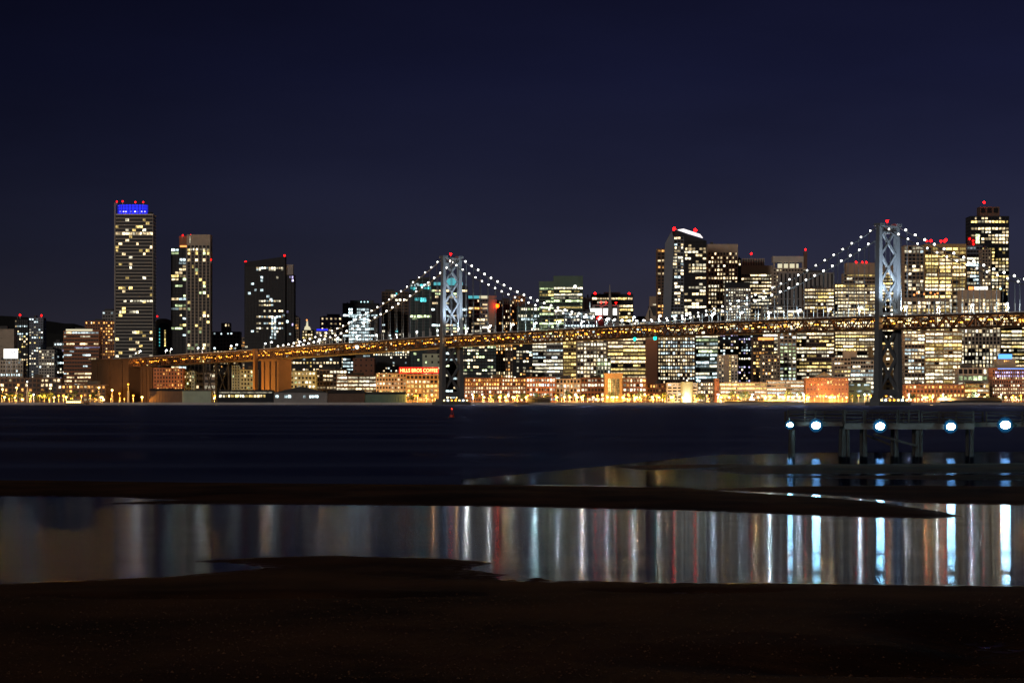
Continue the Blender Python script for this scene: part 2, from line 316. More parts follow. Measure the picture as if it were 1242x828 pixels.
# --- water: open bay (choppy) and the sheltered tide pool (almost still)
def water_mat(name, base, r0, r1, nscale, bump, bscale, stretch=(.03, 1, 1), bdist=.1, ior=1.33, wave=0, breeze=0, bx=(-13, 1), blur=0, spec=.5, tint=(1, 1, 1)):
    m = bpy.data.materials.new(name); m.use_nodes = True; t = m.node_tree; b = t.nodes['Principled BSDF']
    g = t.nodes.new('ShaderNodeNewGeometry'); mp = t.nodes.new('ShaderNodeMapping'); mp.inputs['Scale'].default_value = stretch
    n = t.nodes.new('ShaderNodeTexNoise'); n.inputs['Scale'].default_value = nscale; n.inputs['Detail'].default_value = 4
    rr = t.nodes.new('ShaderNodeMapRange'); rr.inputs[1].default_value = .35; rr.inputs[2].default_value = .65
    rr.inputs[3].default_value = r0; rr.inputs[4].default_value = r1
    t.links.new(g.outputs['Position'], mp.inputs[0]); t.links.new(mp.outputs[0], n.inputs['Vector'])
    t.links.new(n.outputs[0], rr.inputs[0])
    t.nodes.remove(b); o_ = t.nodes['Material Output']
    b = t.nodes.new('ShaderNodeBsdfAnisotropic'); b.inputs['Color'].default_value = tuple(c*spec for c in tint)+(1,)
    df = t.nodes.new('ShaderNodeBsdfDiffuse'); df.inputs[0].default_value = base+(1,)
    fr = t.nodes.new('ShaderNodeFresnel'); fr.inputs[0].default_value = ior; mxs = t.nodes.new('ShaderNodeMixShader')
    t.links.new(fr.outputs[0], mxs.inputs[0]); t.links.new(df.outputs[0], mxs.inputs[1]); t.links.new(b.outputs[0], mxs.inputs[2]); t.links.new(mxs.outputs[0], o_.inputs[0])
    t.links.new(rr.outputs[0], b.inputs['Roughness'])
    if wave:      # fine ripples that run across the view: slopes only towards and away from the shore
        wn = t.nodes.new('ShaderNodeTexWhiteNoise'); t.links.new(g.outputs['Position'], wn.inputs['Vector'])
        sp = t.nodes.new('ShaderNodeSeparateColor'); t.links.new(wn.outputs['Color'], sp.inputs[0])
        a = t.nodes.new('ShaderNodeMath'); a.operation = 'ADD'; t.links.new(sp.outputs[0], a.inputs[0]); t.links.new(sp.outputs[1], a.inputs[1])
        c = t.nodes.new('ShaderNodeMath'); c.operation = 'SUBTRACT'; c.inputs[1].default_value = 1; t.links.new(a.outputs[0], c.inputs[0])
        am = t.nodes.new('ShaderNodeMapRange'); am.inputs[1].default_value = .35; am.inputs[2].default_value = .65
        am.inputs[3].default_value = wave*.66; am.inputs[4].default_value = wave*1.35; t.links.new(n.outputs[0], am.inputs[0])
        if breeze:       # a breath of wind ruffles the left part of the water
            sx = t.nodes.new('ShaderNodeSeparateXYZ'); t.links.new(g.outputs['Position'], sx.inputs[0])
            bz = t.nodes.new('ShaderNodeMapRange'); bz.inputs[1].default_value = bx[0]; bz.inputs[2].default_value = bx[1]
            bz.inputs[3].default_value = breeze; bz.inputs[4].default_value = 1; t.links.new(sx.outputs[0], bz.inputs[0])
            m0 = t.nodes.new('ShaderNodeMath'); m0.operation = 'MULTIPLY'; t.links.new(am.outputs[0], m0.inputs[0]); t.links.new(bz.outputs[0], m0.inputs[1]); am = m0
            if blur:
                iv = t.nodes.new('ShaderNodeMath'); iv.operation = 'SUBTRACT'; iv.inputs[0].default_value = 1; t.links.new(bz.outputs[0], iv.inputs[1])
                ad = t.nodes.new('ShaderNodeMath'); ad.operation = 'MULTIPLY_ADD'; ad.inputs[1].default_value = blur; t.links.new(iv.outputs[0], ad.inputs[0])
                t.links.new(rr.outputs[0], ad.inputs[2]); t.links.new(ad.outputs[0], b.inputs['Roughness'])
        mu = t.nodes.new('ShaderNodeMath'); mu.operation = 'MULTIPLY'; t.links.new(c.outputs[0], mu.inputs[0]); t.links.new(am.outputs[0], mu.inputs[1])
        cx = t.nodes.new('ShaderNodeCombineXYZ'); cx.inputs[2].default_value = 1; t.links.new(mu.outputs[0], cx.inputs[1])
        nv = t.nodes.new('ShaderNodeVectorMath'); nv.operation = 'NORMALIZE'; t.links.new(cx.outputs[0], nv.inputs[0]); t.links.new(nv.outputs[0], b.inputs['Normal'])
    if bump:
        mp2 = t.nodes.new('ShaderNodeMapping'); mp2.inputs['Scale'].default_value = (.25, 1, 1)
        n2 = t.nodes.new('ShaderNodeTexNoise'); n2.inputs['Scale'].default_value = bscale; n2.inputs['Detail'].default_value = 3
        bp = t.nodes.new('ShaderNodeBump'); bp.inputs['Strength'].default_value = bump; bp.inputs['Distance'].default_value = bdist
        t.links.new(g.outputs['Position'], mp2.inputs[0]); t.links.new(mp2.outputs[0], n2.inputs['Vector'])
        t.links.new(n2.outputs[0], bp.inputs['Height']); t.links.new(bp.outputs[0], b.inputs['Normal'])
    return m
split = [G(-1500,590), G(-200,592), G(300,597), G(560,597), G(640,587.3), G(720,588.3), G(800,590), G(862,593), G(1000,597), G(1242,600), G(3200,600)]
def flat(name, pts, z, m, label, kind='structure'):
    me = bpy.data.meshes.new(name); me.from_pydata([(x, y, z) for x, y in pts], [], [tuple(range(len(pts)))]); me.materials.append(m)
    o = bpy.data.objects.new(name, me); COL.objects.link(o); return tag(o, label, kind=kind)
bm_ = bpy.data.meshes.new('bay_water')
vv = [(x, y, 0) for x, y in split]; k = len(vv); xsn = [-9000]+[p[0] for p in split[1:-1]]+[9000]
vv[0] = (-9000, split[0][1], 0); vv[-1] = (9000, split[-1][1], 0)
vv += [(x, SHORE+1, 0) for x in xsn]
def mono(pts): return pts
fs = [(i, i+1, k+i+1, k+i) for i in range(k-1)]
bm_.from_pydata(vv, [], fs)
bm_.materials.append(water_mat('choppy bay water', (.006, .006, .016), .30, .62, 1, 0, 1, stretch=(.012, .03, 1), spec=1.0, tint=(.125, .155, .30)))
bay = bpy.data.objects.new('bay_water', bm_); COL.objects.link(bay); tag(bay, 'dark choppy water of the bay', kind='structure')
# dark channels winding between the low bars beside the pier
cm = bpy.data.meshes.new('channel_water'); up = [G(x_, y_) for x_, y_ in ((560, 581), (640, 574), (720, 566), (800, 558), (862, 552), (1000, 548.5), (1242, 547.5), (3200, 547.5))]
c0 = split[3:-1]+[split[-1]]; lo_ = [(p[0], p[1], .004) for p in split[3:]]; lo_ = lo_[:len(up)]+lo_[len(up):]
hi_ = [(p[0], p[1], .004) for p in up]; nn_ = min(len(lo_), len(hi_)); lo_ = lo_[:nn_-1]+[lo_[-1]]; hi_ = hi_[:nn_-1]+[hi_[-1]]
cm.from_pydata(lo_+hi_, [], [(i, i+1, nn_+i+1, nn_+i) for i in range(nn_-1)])
cm.materials.append(water_mat('ruffled channel water', (.004, .005, .010), .05, .09, 1.2, 0, 3, stretch=(.05, .6, 1), wave=.19, breeze=1.0001, spec=1.0, tint=(.028, .040, .075)))
chw = bpy.data.objects.new('channel_water', cm); COL.objects.link(chw); tag(chw, 'dark ruffled water in the channels beside the pier', kind='structure')
pm = bpy.data.meshes.new('tide_pool_water'); vv2 = [v for v in vv[:k]]+[(x, 53.2, 0) for x in xsn]
pm.from_pydata(vv2, [], [(k+i, k+i+1, i+1, i) for i in range(k-1)])
pm.materials.append(water_mat('still tide pool water', (.004, .005, .010), .045, .07, .5, .0, 3, stretch=(.03, .5, 1), wave=.029, breeze=.4, bx=(-10, 4), blur=.13, spec=1.0, tint=(.33, .38, .47)))
pool = bpy.data.objects.new('tide_pool_water', pm); COL.objects.link(pool); tag(pool, 'still tide pool water mirroring the lights', kind='structure')

o = flat('puddle_water', [(-60, 53.2), (60, 53.2), (60, 20), (-60, 20)], 0, water_mat('puddle water', (.004, .005, .010), .10, .2, .5, 0, 3, stretch=(.3, .5, 1), wave=.10, spec=1.0, tint=(.8, .8, .95)), 'shallow puddles left in the dark mud')
# --- land, road, quay
b = MB(); b.box(-9000, 9000, SHORE+2, 40000, -3, ZG); tag(b.build('ground', M['land']), 'paved land behind the waterfront', kind='structure')
b = MB(); b.box(-2500, 2500, 3300, 3322, ZG+.004, ZG+.008); tag(b.build('road', M['asphalt']), 'waterfront road', kind='structure')
b = MB(); b.box(-2500, 2500, 3292, 3299.9, ZG+.004, ZG+.14); tag(b.build('pavement', M['grey']), 'waterfront pavement', kind='structure')
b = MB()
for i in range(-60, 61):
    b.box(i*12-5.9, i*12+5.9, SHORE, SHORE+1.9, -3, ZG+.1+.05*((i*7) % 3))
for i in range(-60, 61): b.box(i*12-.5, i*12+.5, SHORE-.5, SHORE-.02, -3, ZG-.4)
o = b.build('trail_wall', M['trail_wall']); tag(o, 'pale concrete wall along the whole far shore, in place of a boat light trail', 'trail_wall')  # pale wall added in place of a boat's light trail
b = MB()
prof = [(-3400,150),(-2700,205),(-2200,262),(-1750,297),(-1500,268),(-1350,215),(-1150,195),(-900,160),(-500,110),(0,90),(900,80),(2000,110),(3200,120)]
n_ = len(prof); fine = []
for i in range(n_-1):
    for k_ in range(8):
        t = k_/8; t2 = t*t*(3-2*t); fine.append((prof[i][0]+(prof[i+1][0]-prof[i][0])*t, prof[i][1]+(prof[i+1][1]-prof[i][1])*t2+R.uniform(-3, 3)))
vs = []; rows = [(9000, 0), (9250, .45), (9500, .85), (9700, 1.0), (10100, .7), (10800, 0)]
for y, s_ in rows:
    for x, z in fine: vs.append((x, y, ZG+z*s_))
nf = len(fine)
b.add(vs, [(r*nf+i, r*nf+i+1, (r+1)*nf+i+1, (r+1)*nf+i) for r in range(5) for i in range(nf-1)])
tag(b.build('hills', M['hill']), 'dark hills behind the left of the city', kind='structure')

# ================================================================== BUILDINGS
LAND = []   # (px0, px1, short phrase) of the front row, used to say where a lamp or tree stands
class Bld:
    def __init__(s, name, label, px, D, cat='building', group=None, rz=0):
        s.D = D; s.cx = X(px, D); s.root = empty(name, (s.cx, D, ZG), label, cat, group, rz); s.w = []
    def lx(s, px): return X(px, s.D)-s.cx
    def lz(s, py): return Z(py, s.D)-ZG
    def vol(s, x0, x1, yt, yb=None, off=0, dp=28, fh=3.6, bw=3.6, sp=.4, pf=.28, wall='tan', glass='glass', lit=.4, full=.1, cols='wwn',
            top=1.6, merge=1, bot=0, part='wall', pent=True, skip=(), mass=0):
        if lit == 0: full = 0
        if x0 > 550: lit = min(.95, lit*1.32)
        a, c = s.lx(x0), s.lx(x1); W = c-a; zt = s.lz(yt); zb = s.lz(yb) if yb else 0
        u = s.D/F; fm = fh*u; nb = max(1, round((x1-x0-.6)/bw)); ed = .3*u; bm2 = (W-2*ed)/nb
        nfl = max(1, int((zt-top-zb-bot)/fm)); fm = (zt-top-zb-bot)/nfl
        g = MB(); g.box(a+.6, c-.6, off+.6, off+dp-.6, zb, zt-.5); g.build('glazing', M[glass], s.root)
        m = MB(); m.box(a, c, off, off+dp, zt-top, zt)
        if bot: m.box(a, c, off, off+dp, zb, zb+bot)
        for f in range(nfl):
            z = zb+bot+f*fm; m.box(a, c, off, off+dp, z, z+fm*sp)
        pw = bm2*pf
        for j in range(nb+1):
            x = a+ed+j*bm2; l = max(a, x-pw/2) if j else a; r = min(c, x+pw/2) if j < nb else c
            if pf > 0 or j in (0, nb): m.box(l+(.004 if j == 0 else 0), r-(.004 if j == nb else 0), off-.12, off+.62, zb, zt-top*.3)
        if pf > 0:
            nd = max(1, int(dp/bm2))
            for j in range(nd+1):
                y = off+.7+j*(dp-1.4)/nd
                for xx in (a-.1, c-.5): m.box(xx, xx+.6, y-.4, y+.4, zb, zt-top*.3)
        m.build(part, M[wall], s.root)
        if pent:
            q = MB(); k1, k2 = sorted(R.sample([.12, .2, .3, .45, .6, .7, .85], 2)); hh = R.uniform(2.5, 5)
            q.box(a+W*k1, a+W*k2, off+dp*.3, off+dp*.7, zt-.1, zt+hh); q.build('roof_plant', M['roof'], s.root)
            for _ in range(2):
                q = MB(); x = a+W*R.uniform(.1, .9); q.box(x-.8, x+.8, off+3, off+5, zt-.05, zt+R.uniform(.8, 1.8)); q.build('vent', M['roof'], s.root)
        ww = bm2*(1-pf)
        for f in range(nfl):
            if f in skip: continue
            rf = R.random(); p = .93 if rf < full else lit*R.uniform(.35, 1.65); rc = R.choice(cols)
            if rf > 1-.12: p = lit*.12
            j = 0
            while j < nb:
                if R.random() < p:
                    n = 1
                    while merge > 1 and n < merge and j+n < nb and R.random() < max(p, .5): n += 1
                    x = a+ed+(j+n/2)*bm2; cc = rc if R.random() < .75 else R.choice(cols)
                    wf = R.choice((1, 1, 1, .8, .6))
                    s.w.append((x, off+.45, zb+bot+(f+sp+(1-sp)/2)*fm, ww*wf+(n-1)*bm2, fm*(1-sp)*R.choice((.75, .9, .9)), cc)); j += n
                else: j += 1
        return s
    def cell(s, x0, x1, y0, y1, c, off=.3):
        s.w.append(((s.lx(x0)+s.lx(x1))/2, off, (s.lz(y0)+s.lz(y1))/2, s.lx(x1)-s.lx(x0), s.lz(y0)-s.lz(y1), c))
    def blk(s, part, m, x0, x1, yt, yb, off=0, dp=10, label=None):
        q = MB(); q.box(s.lx(x0), s.lx(x1), off, off+dp, s.lz(yb), s.lz(yt)); o = q.build(part, M.get(m) or E[m], s.root)
        if label: o['label'] = label
        return o
    def poly(s, part, m, pts, off=0, dp=10):
        q = MB(); q.prism([(s.lx(x), s.lz(y)) for x, y in pts], off, off+dp); return q.build(part, M.get(m) or E[m], s.root)
    def beacon(s, *pts, r=1.5, m='red', off=2):
        for x, y in pts:
            q = MB(); r_ = r*.8 if m == 'red' else r; q.ball((s.lx(x), off, s.lz(y)), r_); o = q.build('beacon', E['redlow' if m == 'red' and x < 560 else m], s.root)
            st = MB(); st.box(s.lx(x)-.2, s.lx(x)+.2, off-.2, off+.2, s.lz(y)-5, s.lz(y)-r*.8); st.build('bracket', M['metal'], o)
        return s
    def mast(s, x, y0, y1, off=6, r=.5):
        q = MB(); q.tube((s.lx(x), off, s.lz(y0)), (s.lx(x), off, s.lz(y1)), r, 6, r*.4); q.build('mast', M['metal'], s.root); return s
    def done(s):
        w_ = sorted(s.w, key=lambda t: -t[3]*t[4])
        for x, y, z, a, h_, c in w_[:96]:
            o = bpy.data.objects.new('window', UNIT[c]); COL.objects.link(o); o.parent = s.root
            o.location = (x, y, z); o.scale = (a, .24, h_)
        rest = w_[96:]
        if rest:
            cs = sorted(set(t[5] for t in rest)); q = MB()
            for x, y, z, a, h_, c in rest: q.box(x-a/2, x+a/2, y-.12, y+.12, z-h_/2, z+h_/2, cs.index(c))
            o = q.build('windows', [WIN[c] for c in cs], s.root); o['kind'] = 'stuff'
        return s
def simple(name, label, x0, x1, yt, D, beac=(), short=None, **k):
    b = Bld(name, label, (x0+x1)/2, D).vol(x0, x1, yt, **k)
    if beac: b.beacon(*beac)
    if short: LAND.append((x0, x1, short))
    return b.done()

# ---- left end of the waterfront
simple('warehouse', 'blank beige block at the far left edge with no windows', -14, 17, 399, 4100, wall='beige', lit=0, fh=9, bw=40, sp=.95, pf=.9)
b = Bld('apartment_tower', 'dark apartment tower with two red roof lights, leftmost tower', 34, 4250)
b.vol(17.5, 34, 387, wall='dark', fh=3.1, bw=2.7, sp=.35, pf=.3, lit=.33, cols='wnwcy'); b.vol(34.5, 52, 385, off=3, wall='steelblue', fh=3.1, bw=2.8, sp=.5, pf=.35, lit=.36, cols='wnncy', part='wall')
b.beacon((24, 382), (50, 382.5), r=2).done()
b = Bld('depot', 'low beige depot under the white billboard', 7, 3900); b.vol(-12, 28, 437, wall='beige', fh=4.5, bw=3, lit=.1, cols='c', pf=.4, sp=.5).done()
b = Bld('billboard', 'bright white billboard with blue letters above the low beige depot', 12.5, 3880, 'billboard')
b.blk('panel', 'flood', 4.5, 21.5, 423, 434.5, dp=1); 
for xx in (7, 13, 19): b.blk('post', 'metal', xx, xx+.6, 434.6, 487, off=1.2, dp=.6)
tm = text_mesh('LBA', 6.2, .12, E['mark']); o = bpy.data.objects.new('letters', tm); COL.objects.link(o); o.parent = b.root
o.location = (b.lx(14.5), -.2, b.lz(429)); o.rotation_euler = (math.pi/2, 0, 0)
simple('office_block', 'low pale office block right of the leftmost dark tower', 47, 66, 424, 4150, wall='white', fh=3.6, bw=3, lit=.35, cols='wcn', short=None)
simple('office_block', 'narrow grey block with violet lit floors beside the brown banded office', 65, 79, 415, 4180, wall='grey', fh=3.6, bw=3, lit=.3, cols='vcn')
b = Bld('office_tower', 'brown office tower with dark floor bands and a bright green roof strip', 98, 3760)
b.vol(77, 120, 401, wall='brownbrick', fh=4.3, bw=3.2, sp=.55, pf=.05, lit=.34, full=.14, cols='nwwc', merge=4)
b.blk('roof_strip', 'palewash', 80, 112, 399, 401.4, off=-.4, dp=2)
b.cell(90, 121, 420.2, 421.6, 'v'); b.cell(92, 108, 422, 423.4, 'c'); b.done()
simple('hotel', 'orange brick hotel with rows of amber windows behind the brown tower', 103, 140, 389, 4000, wall='brownbrick', fh=3.4, bw=3.1, lit=.62, cols='aaw', pf=.35)
simple('office_block', 'small pale tower top with bright windows left of the tallest left tower', 124, 141, 377, 4300, wall='grey', fh=4, bw=3.5, lit=.5, cols='nc')
simple('low_shed', 'low dark roofed shed behind the amber lamps at the far left', -10, 74, 458, 3600, wall='brown', fh=5, bw=5, lit=.3, cols='wa', short='the low dark shed at the far left')
simple('low_shed', 'low brown shed with lit openings below the brown banded tower', 70, 128, 466, 3560, wall='brown', fh=5, bw=4.5, lit=.45, cols='awn', short='the brown banded tower')
# ---- tall banded tower with blue crown
b = Bld('residential_tower', 'tallest tower on the left with white floor bands and a glowing blue crown', 162, 4000)
b.vol(139.5, 185.5, 259.5, wall='white', fh=4.1, bw=4.2, sp=.17, pf=0, dp=38, lit=.13, full=.01, cols='nyyw', merge=1, pent=False)
b.blk('edge_fin', 'grey', 138.6, 140.2, 246, 436, off=-.8, dp=6)
q = MB(); pts = [(b.lx(141+37*.5+18.5*math.cos(t)), 14+13*math.sin(t)) for t in [k*math.tau/28 for k in range(28)]]
q.plan(pts, b.lz(259.4), b.lz(248)); crown = q.build('crown', E['blue'], b.root)
q = MB()
for k in range(28):
    x_, y_ = pts[k]; q.box(x_-.35, x_+.35, y_-.35, y_+.35, b.lz(259.4), b.lz(247.2))
for zz in (251, 254.5): q.plan([(x_+(x_-b.lx(159.5))*.01, y_) for x_, y_ in pts], b.lz(zz), b.lz(zz)+.4)
q.build('crown_rib', M['dark'], crown)
for x in (145, 149, 152, 158, 163, 166, 171, 175): b.cell(x, x+1.6, 256, 257.2, 'v', off=.6)
b.blk('roof_slab', 'dark', 179, 184, 257, 259.6, off=2, dp=10)
for y in (364, 365.8): pass
for x in range(146, 184, 4):
    if R.random() < .8: b.cell(x, x+3.2, 364, 366, 'n')
b.beacon((141.5, 244.5), (148.5, 244.2), (164, 245), (173.5, 245)); b.done()
b = Bld('arched_tower', 'stone tower with a rounded arch top and blue green glass centre', 197.5, 4120)
b.poly('wall', 'tan', [(187.5, 475), (187.5, 391), (190, 388), (194, 386.3), (201, 386.3), (205, 388), (207.5, 391), (207.5, 475)], dp=30)
b.poly('glass_front', 'tealglass', [(192, 430), (192, 396), (194, 393), (197, 391.5), (200, 391.5), (203, 393), (205, 396), (205, 430)], off=-.6, dp=.5)
for k in range(8): b.cell(199.5, 201, 400+k*2.6, 401.6+k*2.6, 'y', off=-.9)
for k in range(6): b.cell(193, 194.2, 398+k*4, 400+k*4, 't', off=-.9)
b.beacon((190.5, 383.5)); b.done()
b = Bld('residential_tower', 'second tall tower from the left with white vertical fins and an orange lit shoulder', 231, 4050)
b.vol(207, 226, 300, wall='dark', glass='glass', fh=3.9, bw=4.6, sp=.25, pf=.12, lit=.22, cols='gycw', merge=2, off=3, pent=False)
b.vol(226.5, 255, 284.5, wall='beige', fh=3.9, bw=4.4, sp=.1, pf=.3, lit=.22, full=.03, cols='ygyw', top=15.5, pent=False)
b.blk('shoulder', 'brownbrick', 217, 226.3, 286, 299.8, off=4, dp=14); b.blk('shoulder_light', 'orange', 218, 226, 297.5, 299.5, off=3.6, dp=.3)
b.blk('ladder_strip', 'grey', 225.6, 227.6, 300, 430, off=-.8, dp=2); b.cell(230, 231, 287, 295, 'n', off=-.3)
for x in range(230, 253, 4): b.cell(x, x+2.6, 301, 303.5, 'n', off=.2)
b.beacon((221.5, 285.3), (231, 285), (246.5, 285.5), (253.5, 285.5), (255.8, 315)); b.done()
b = Bld('art_deco_tower', 'grey stepped stone building between the fin tower and the slanted dark tower', 272, 4250)
b.vol(254, 291, 402, wall='tan', fh=4.4, bw=4.2, sp=.5, pf=.5, lit=.22, cols='wac', pent=False); b.vol(268, 279, 391.5, yb=402.2, off=4, dp=16, wall='tan', fh=4.4, bw=4, pf=.5, lit=.1, pent=False); b.done()
b = Bld('glass_tower', 'dark glass tower with a slanting roof and two red lights', 326, 3950)
b.vol(296.5, 346, 323, wall='dark', fh=3.8, bw=3.7, sp=.2, pf=.12, lit=.04, full=.0, cols='cnc', pent=False, top=.5)
b.vol(346.4, 356.5, 333, wall='dark', off=4, fh=3.8, bw=3.5, sp=.22, pf=.15, lit=.1, cols='cv', pent=False)
b.poly('slanted_crown', 'dark', [(296.5, 322.9), (296.5, 318), (345.8, 311), (345.8, 322.9)], dp=24); b.blk('lift_tower', 'grey', 346.5, 355, 320.5, 333, off=6, dp=12)
for r_, pr in ((324, .75), (326, .4), (364, .8), (369, .5), (383, .85), (391, .85), (397, .7), (401, .3), (376, .3)):
    for x in range(311, 344, 3):
        if R.random() < pr: b.cell(x, x+2.3, r_, r_+2, R.choice('nncw'), off=.0)
for r_ in range(384, 410, 4):
    for x in (329, 332.5): b.cell(x, x+2.2, r_, r_+3, 'c', off=0)
b.beacon((297.8, 317.5), (345, 310), r=1.9); b.done()
simple('slim_tower', 'thin amber lit slab just right of the slanted dark tower', 357.5, 362.5, 385, 4300, wall='tan', fh=3.5, bw=2.5, lit=.4, cols='aw')
b = Bld('clock_tower', 'small amber floodlit tower with a stepped pyramid top', 372, 4500)
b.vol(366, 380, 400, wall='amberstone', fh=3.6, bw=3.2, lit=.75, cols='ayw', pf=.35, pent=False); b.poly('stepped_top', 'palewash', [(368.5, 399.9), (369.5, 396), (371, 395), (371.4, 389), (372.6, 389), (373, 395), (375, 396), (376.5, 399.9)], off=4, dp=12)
b.beacon((372, 388), m='orange', r=1.3); b.done()
b = Bld('hotel', 'low block with a blue lit roof edge under the cable', 391, 4350); b.vol(383, 400, 401, wall='grey', fh=3.8, bw=3, lit=.4, cols='nw', pent=False); b.blk('roof_light', 'blue', 384, 397.5, 398.8, 400.8, dp=4); b.done()
b = Bld('office_block', 'pale windowless upper block with a thin spire left of the striped cool lit office', 401, 4500)
b.vol(388, 415.5, 384, wall='white', fh=6, bw=5, sp=.6, pf=.6, lit=.08, cols='w'); b.vol(391, 403, 383, yb=384.4, off=3, dp=10, wall='white', fh=3, bw=12, lit=0, pent=False); b.mast(396.5, 384, 379); b.done()
b = Bld('office_tower', 'dark office tower with cool white lit floors left of the far bridge tower', 437, 4150)
b.vol(415.5, 459, 367.5, wall='dark', fh=4, bw=4.6, sp=.42, pf=.1, lit=.12, cols='c', merge=2)
for k in range(12):
    for x in (423, 428, 433, 438, 443):
        if R.random() < .88: b.cell(x, x+4.5, 374+k*4, 376.6+k*4, 'c', off=.1)
for x in (438, 442, 446): b.beacon((x, 366), m='cyan', r=.8)
b.done()
simple('office_block', 'low dark block between the cool lit office and the dark twin tower', 455, 478, 404, 4100, wall='dark', fh=3.8, bw=3.4, lit=.3, cols='cnw')
b = Bld('residential_tower', 'dark brown tower with a bright square window near its top, behind the left side cable', 479, 4250)
b.vol(463, 495, 353.5, wall='brown', fh=3.7, bw=4, sp=.35, pf=.2, lit=.08, cols='cnt'); b.cell(474, 477.5, 357, 361, 'n', off=-.2); b.done()
b = Bld('glass_tower', 'dark glass tower with teal lights left of the far bridge tower', 514, 4150)
b.vol(497, 526, 339, wall='dark', glass='tealglass', fh=3.7, bw=4.2, sp=.16, pf=.1, lit=.07, cols='ctg')
for x0_, x1_, y0_, y1_, c_ in ((501, 504, 348, 352, 't'), (503, 509, 361, 364.5, 't'), (510, 517, 361, 366, 't'), (500, 506, 385, 387.5, 'g'), (519, 522, 343, 346, 'w'), (505, 508, 343.5, 345, 'c')): b.cell(x0_, x1_, y0_, y1_, c_, off=-.1)
b.done()
b = Bld('glass_tower', 'twin dark tower with a glowing teal crown directly behind the far bridge tower', 546, 4050)
b.vol(523, 567, 346, wall='dark', fh=3.7, bw=4.2, sp=.3, pf=.12, lit=.26, full=.04, cols='nwcg', merge=2, pent=False)
b.blk('crown', 'crownteal', 526, 561, 342.2, 346, off=2, dp=16)
b.poly('crown_arch', 'crownteal', [(538, 342.2), (541, 338.5), (548, 336.5), (554, 338.5), (557, 342.2)], off=4, dp=8); b.done()
b = Bld('office_tower', 'office tower with a teal and cream lit top floor right of the far bridge tower', 583, 4100)
b.vol(568, 602, 362, wall='grey', fh=4.6, bw=3.4, sp=.42, pf=.15, lit=.42, cols='nwwa', merge=3, pent=False)
b.blk('lit_top', 'crownteal', 568, 581, 358.5, 362, dp=12); b.blk('lit_top', 'palewash', 581.4, 592, 358.5, 362, dp=12); b.blk('top', 'tan', 592.3, 602, 358.5, 362.2, dp=12)
b.blk('end_wall', 'tan', 592, 601.7, 363, 396, off=-.5, dp=.3); b.beacon((603, 371), m='sodium', r=3.0, off=-4); b.done()
simple('office_block', 'brown ribbed block with an orange lit notch right of the amber beacon', 602, 624, 364, 4180, wall='brown', fh=3.6, bw=2.6, sp=.25, pf=.45, lit=.1, cols='aw')
simple('office_block', 'narrow brick topped block behind the far main cable', 622, 637, 358.5, 4260, wall='brownbrick', fh=3.8, bw=3, sp=.5, pf=.5, lit=.05, cols='a')
simple('office_block', 'low teal grey block with lit lower floors between cable and green glass tower', 627, 656, 372, 4150, wall='green', glass='tealglass', fh=4, bw=3.8, sp=.3, pf=.2, lit=.3, cols='gnc', merge=2)
b = Bld('green_glass_tower', 'green glass tower with rows of yellow lit floors and a white roof crane', 681, 4000)
b.vol(654, 672, 341, wall='green', fh=3.8, bw=3.4, sp=.4, pf=.08, lit=.5, full=.3, cols='gyg', merge=3, top=9, pent=False, off=2)
b.vol(671.5, 707, 334.5, wall='green', fh=3.8, bw=3.4, sp=.4, pf=.08, lit=.6, full=.35, cols='gyyn', merge=4, top=16, pent=False)
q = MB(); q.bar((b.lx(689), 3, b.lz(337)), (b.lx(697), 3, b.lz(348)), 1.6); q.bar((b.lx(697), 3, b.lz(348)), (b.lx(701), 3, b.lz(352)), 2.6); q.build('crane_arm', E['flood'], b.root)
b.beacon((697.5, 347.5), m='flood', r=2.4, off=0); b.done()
simple('office_block', 'low block full of white light below the green glass tower crane', 684, 722, 378, 3950, wall='steelblue', fh=3.6, bw=3.6, sp=.35, pf=.3, lit=.75, full=.4, cols='ccn', merge=2)
b = Bld('office_tower', 'white finned cool lit block left of the tower with the spire', 711, 4100); b.vol(703.5, 718.5, 361, wall='white', fh=30, bw=1.9, sp=.04, pf=.5, lit=.8, cols='c'); b.done()
b = Bld('office_tower', 'dark office tower with two red lights and yellow lit floors behind a thin spire', 743, 4150)
b.vol(717.5, 768, 356.5, wall='dark', fh=4.4, bw=3.2, sp=.4, pf=.1, lit=.5, full=.3, cols='wyn', merge=4, top=5)
b.beacon((722, 355.8), (763.5, 356.3), r=2); b.done()
b = Bld('podium_block', 'concrete block with three bright white floodlit panels and a tall spire', 735, 4000)
b.vol(719, 751, 369.5, wall='grey', fh=11, bw=12, sp=.5, pf=.4, lit=0, pent=False)
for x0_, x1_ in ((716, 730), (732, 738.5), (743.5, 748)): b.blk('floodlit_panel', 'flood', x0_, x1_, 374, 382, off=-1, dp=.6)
b.poly('spire', 'grey', [(736.5, 390), (737.5, 372), (739.2, 345), (739.8, 345), (742, 372), (743, 390)], off=-3, dp=1.5)
b.beacon((729, 366.8), (735, 366.8), (747, 367), (724, 386), (726.5, 384.5), r=1.3, off=-2); b.done()
simple('office_block', 'low lit block between the spire tower and the gabled roof', 768, 786, 386, 4200, wall='tan', fh=3.6, bw=3.4, lit=.6, cols='nwc')
b = Bld('gabled_tower', 'stone building with a steep gabled roof left of the faceted tower', 793, 3950)
b.blk('wall', 'beige', 783.5, 803, 383, 470, dp=26); b.poly('roof', 'roof', [(786.5, 371.5), (804, 371.5), (804, 383), (791, 383)], off=3, dp=18)
b.poly('gable', 'beige', [(783.5, 383.1), (788, 371), (792.5, 383.1)], dp=6); b.blk('gable_window', 'glass', 787.2, 788.8, 376, 386, off=-.3, dp=.2)
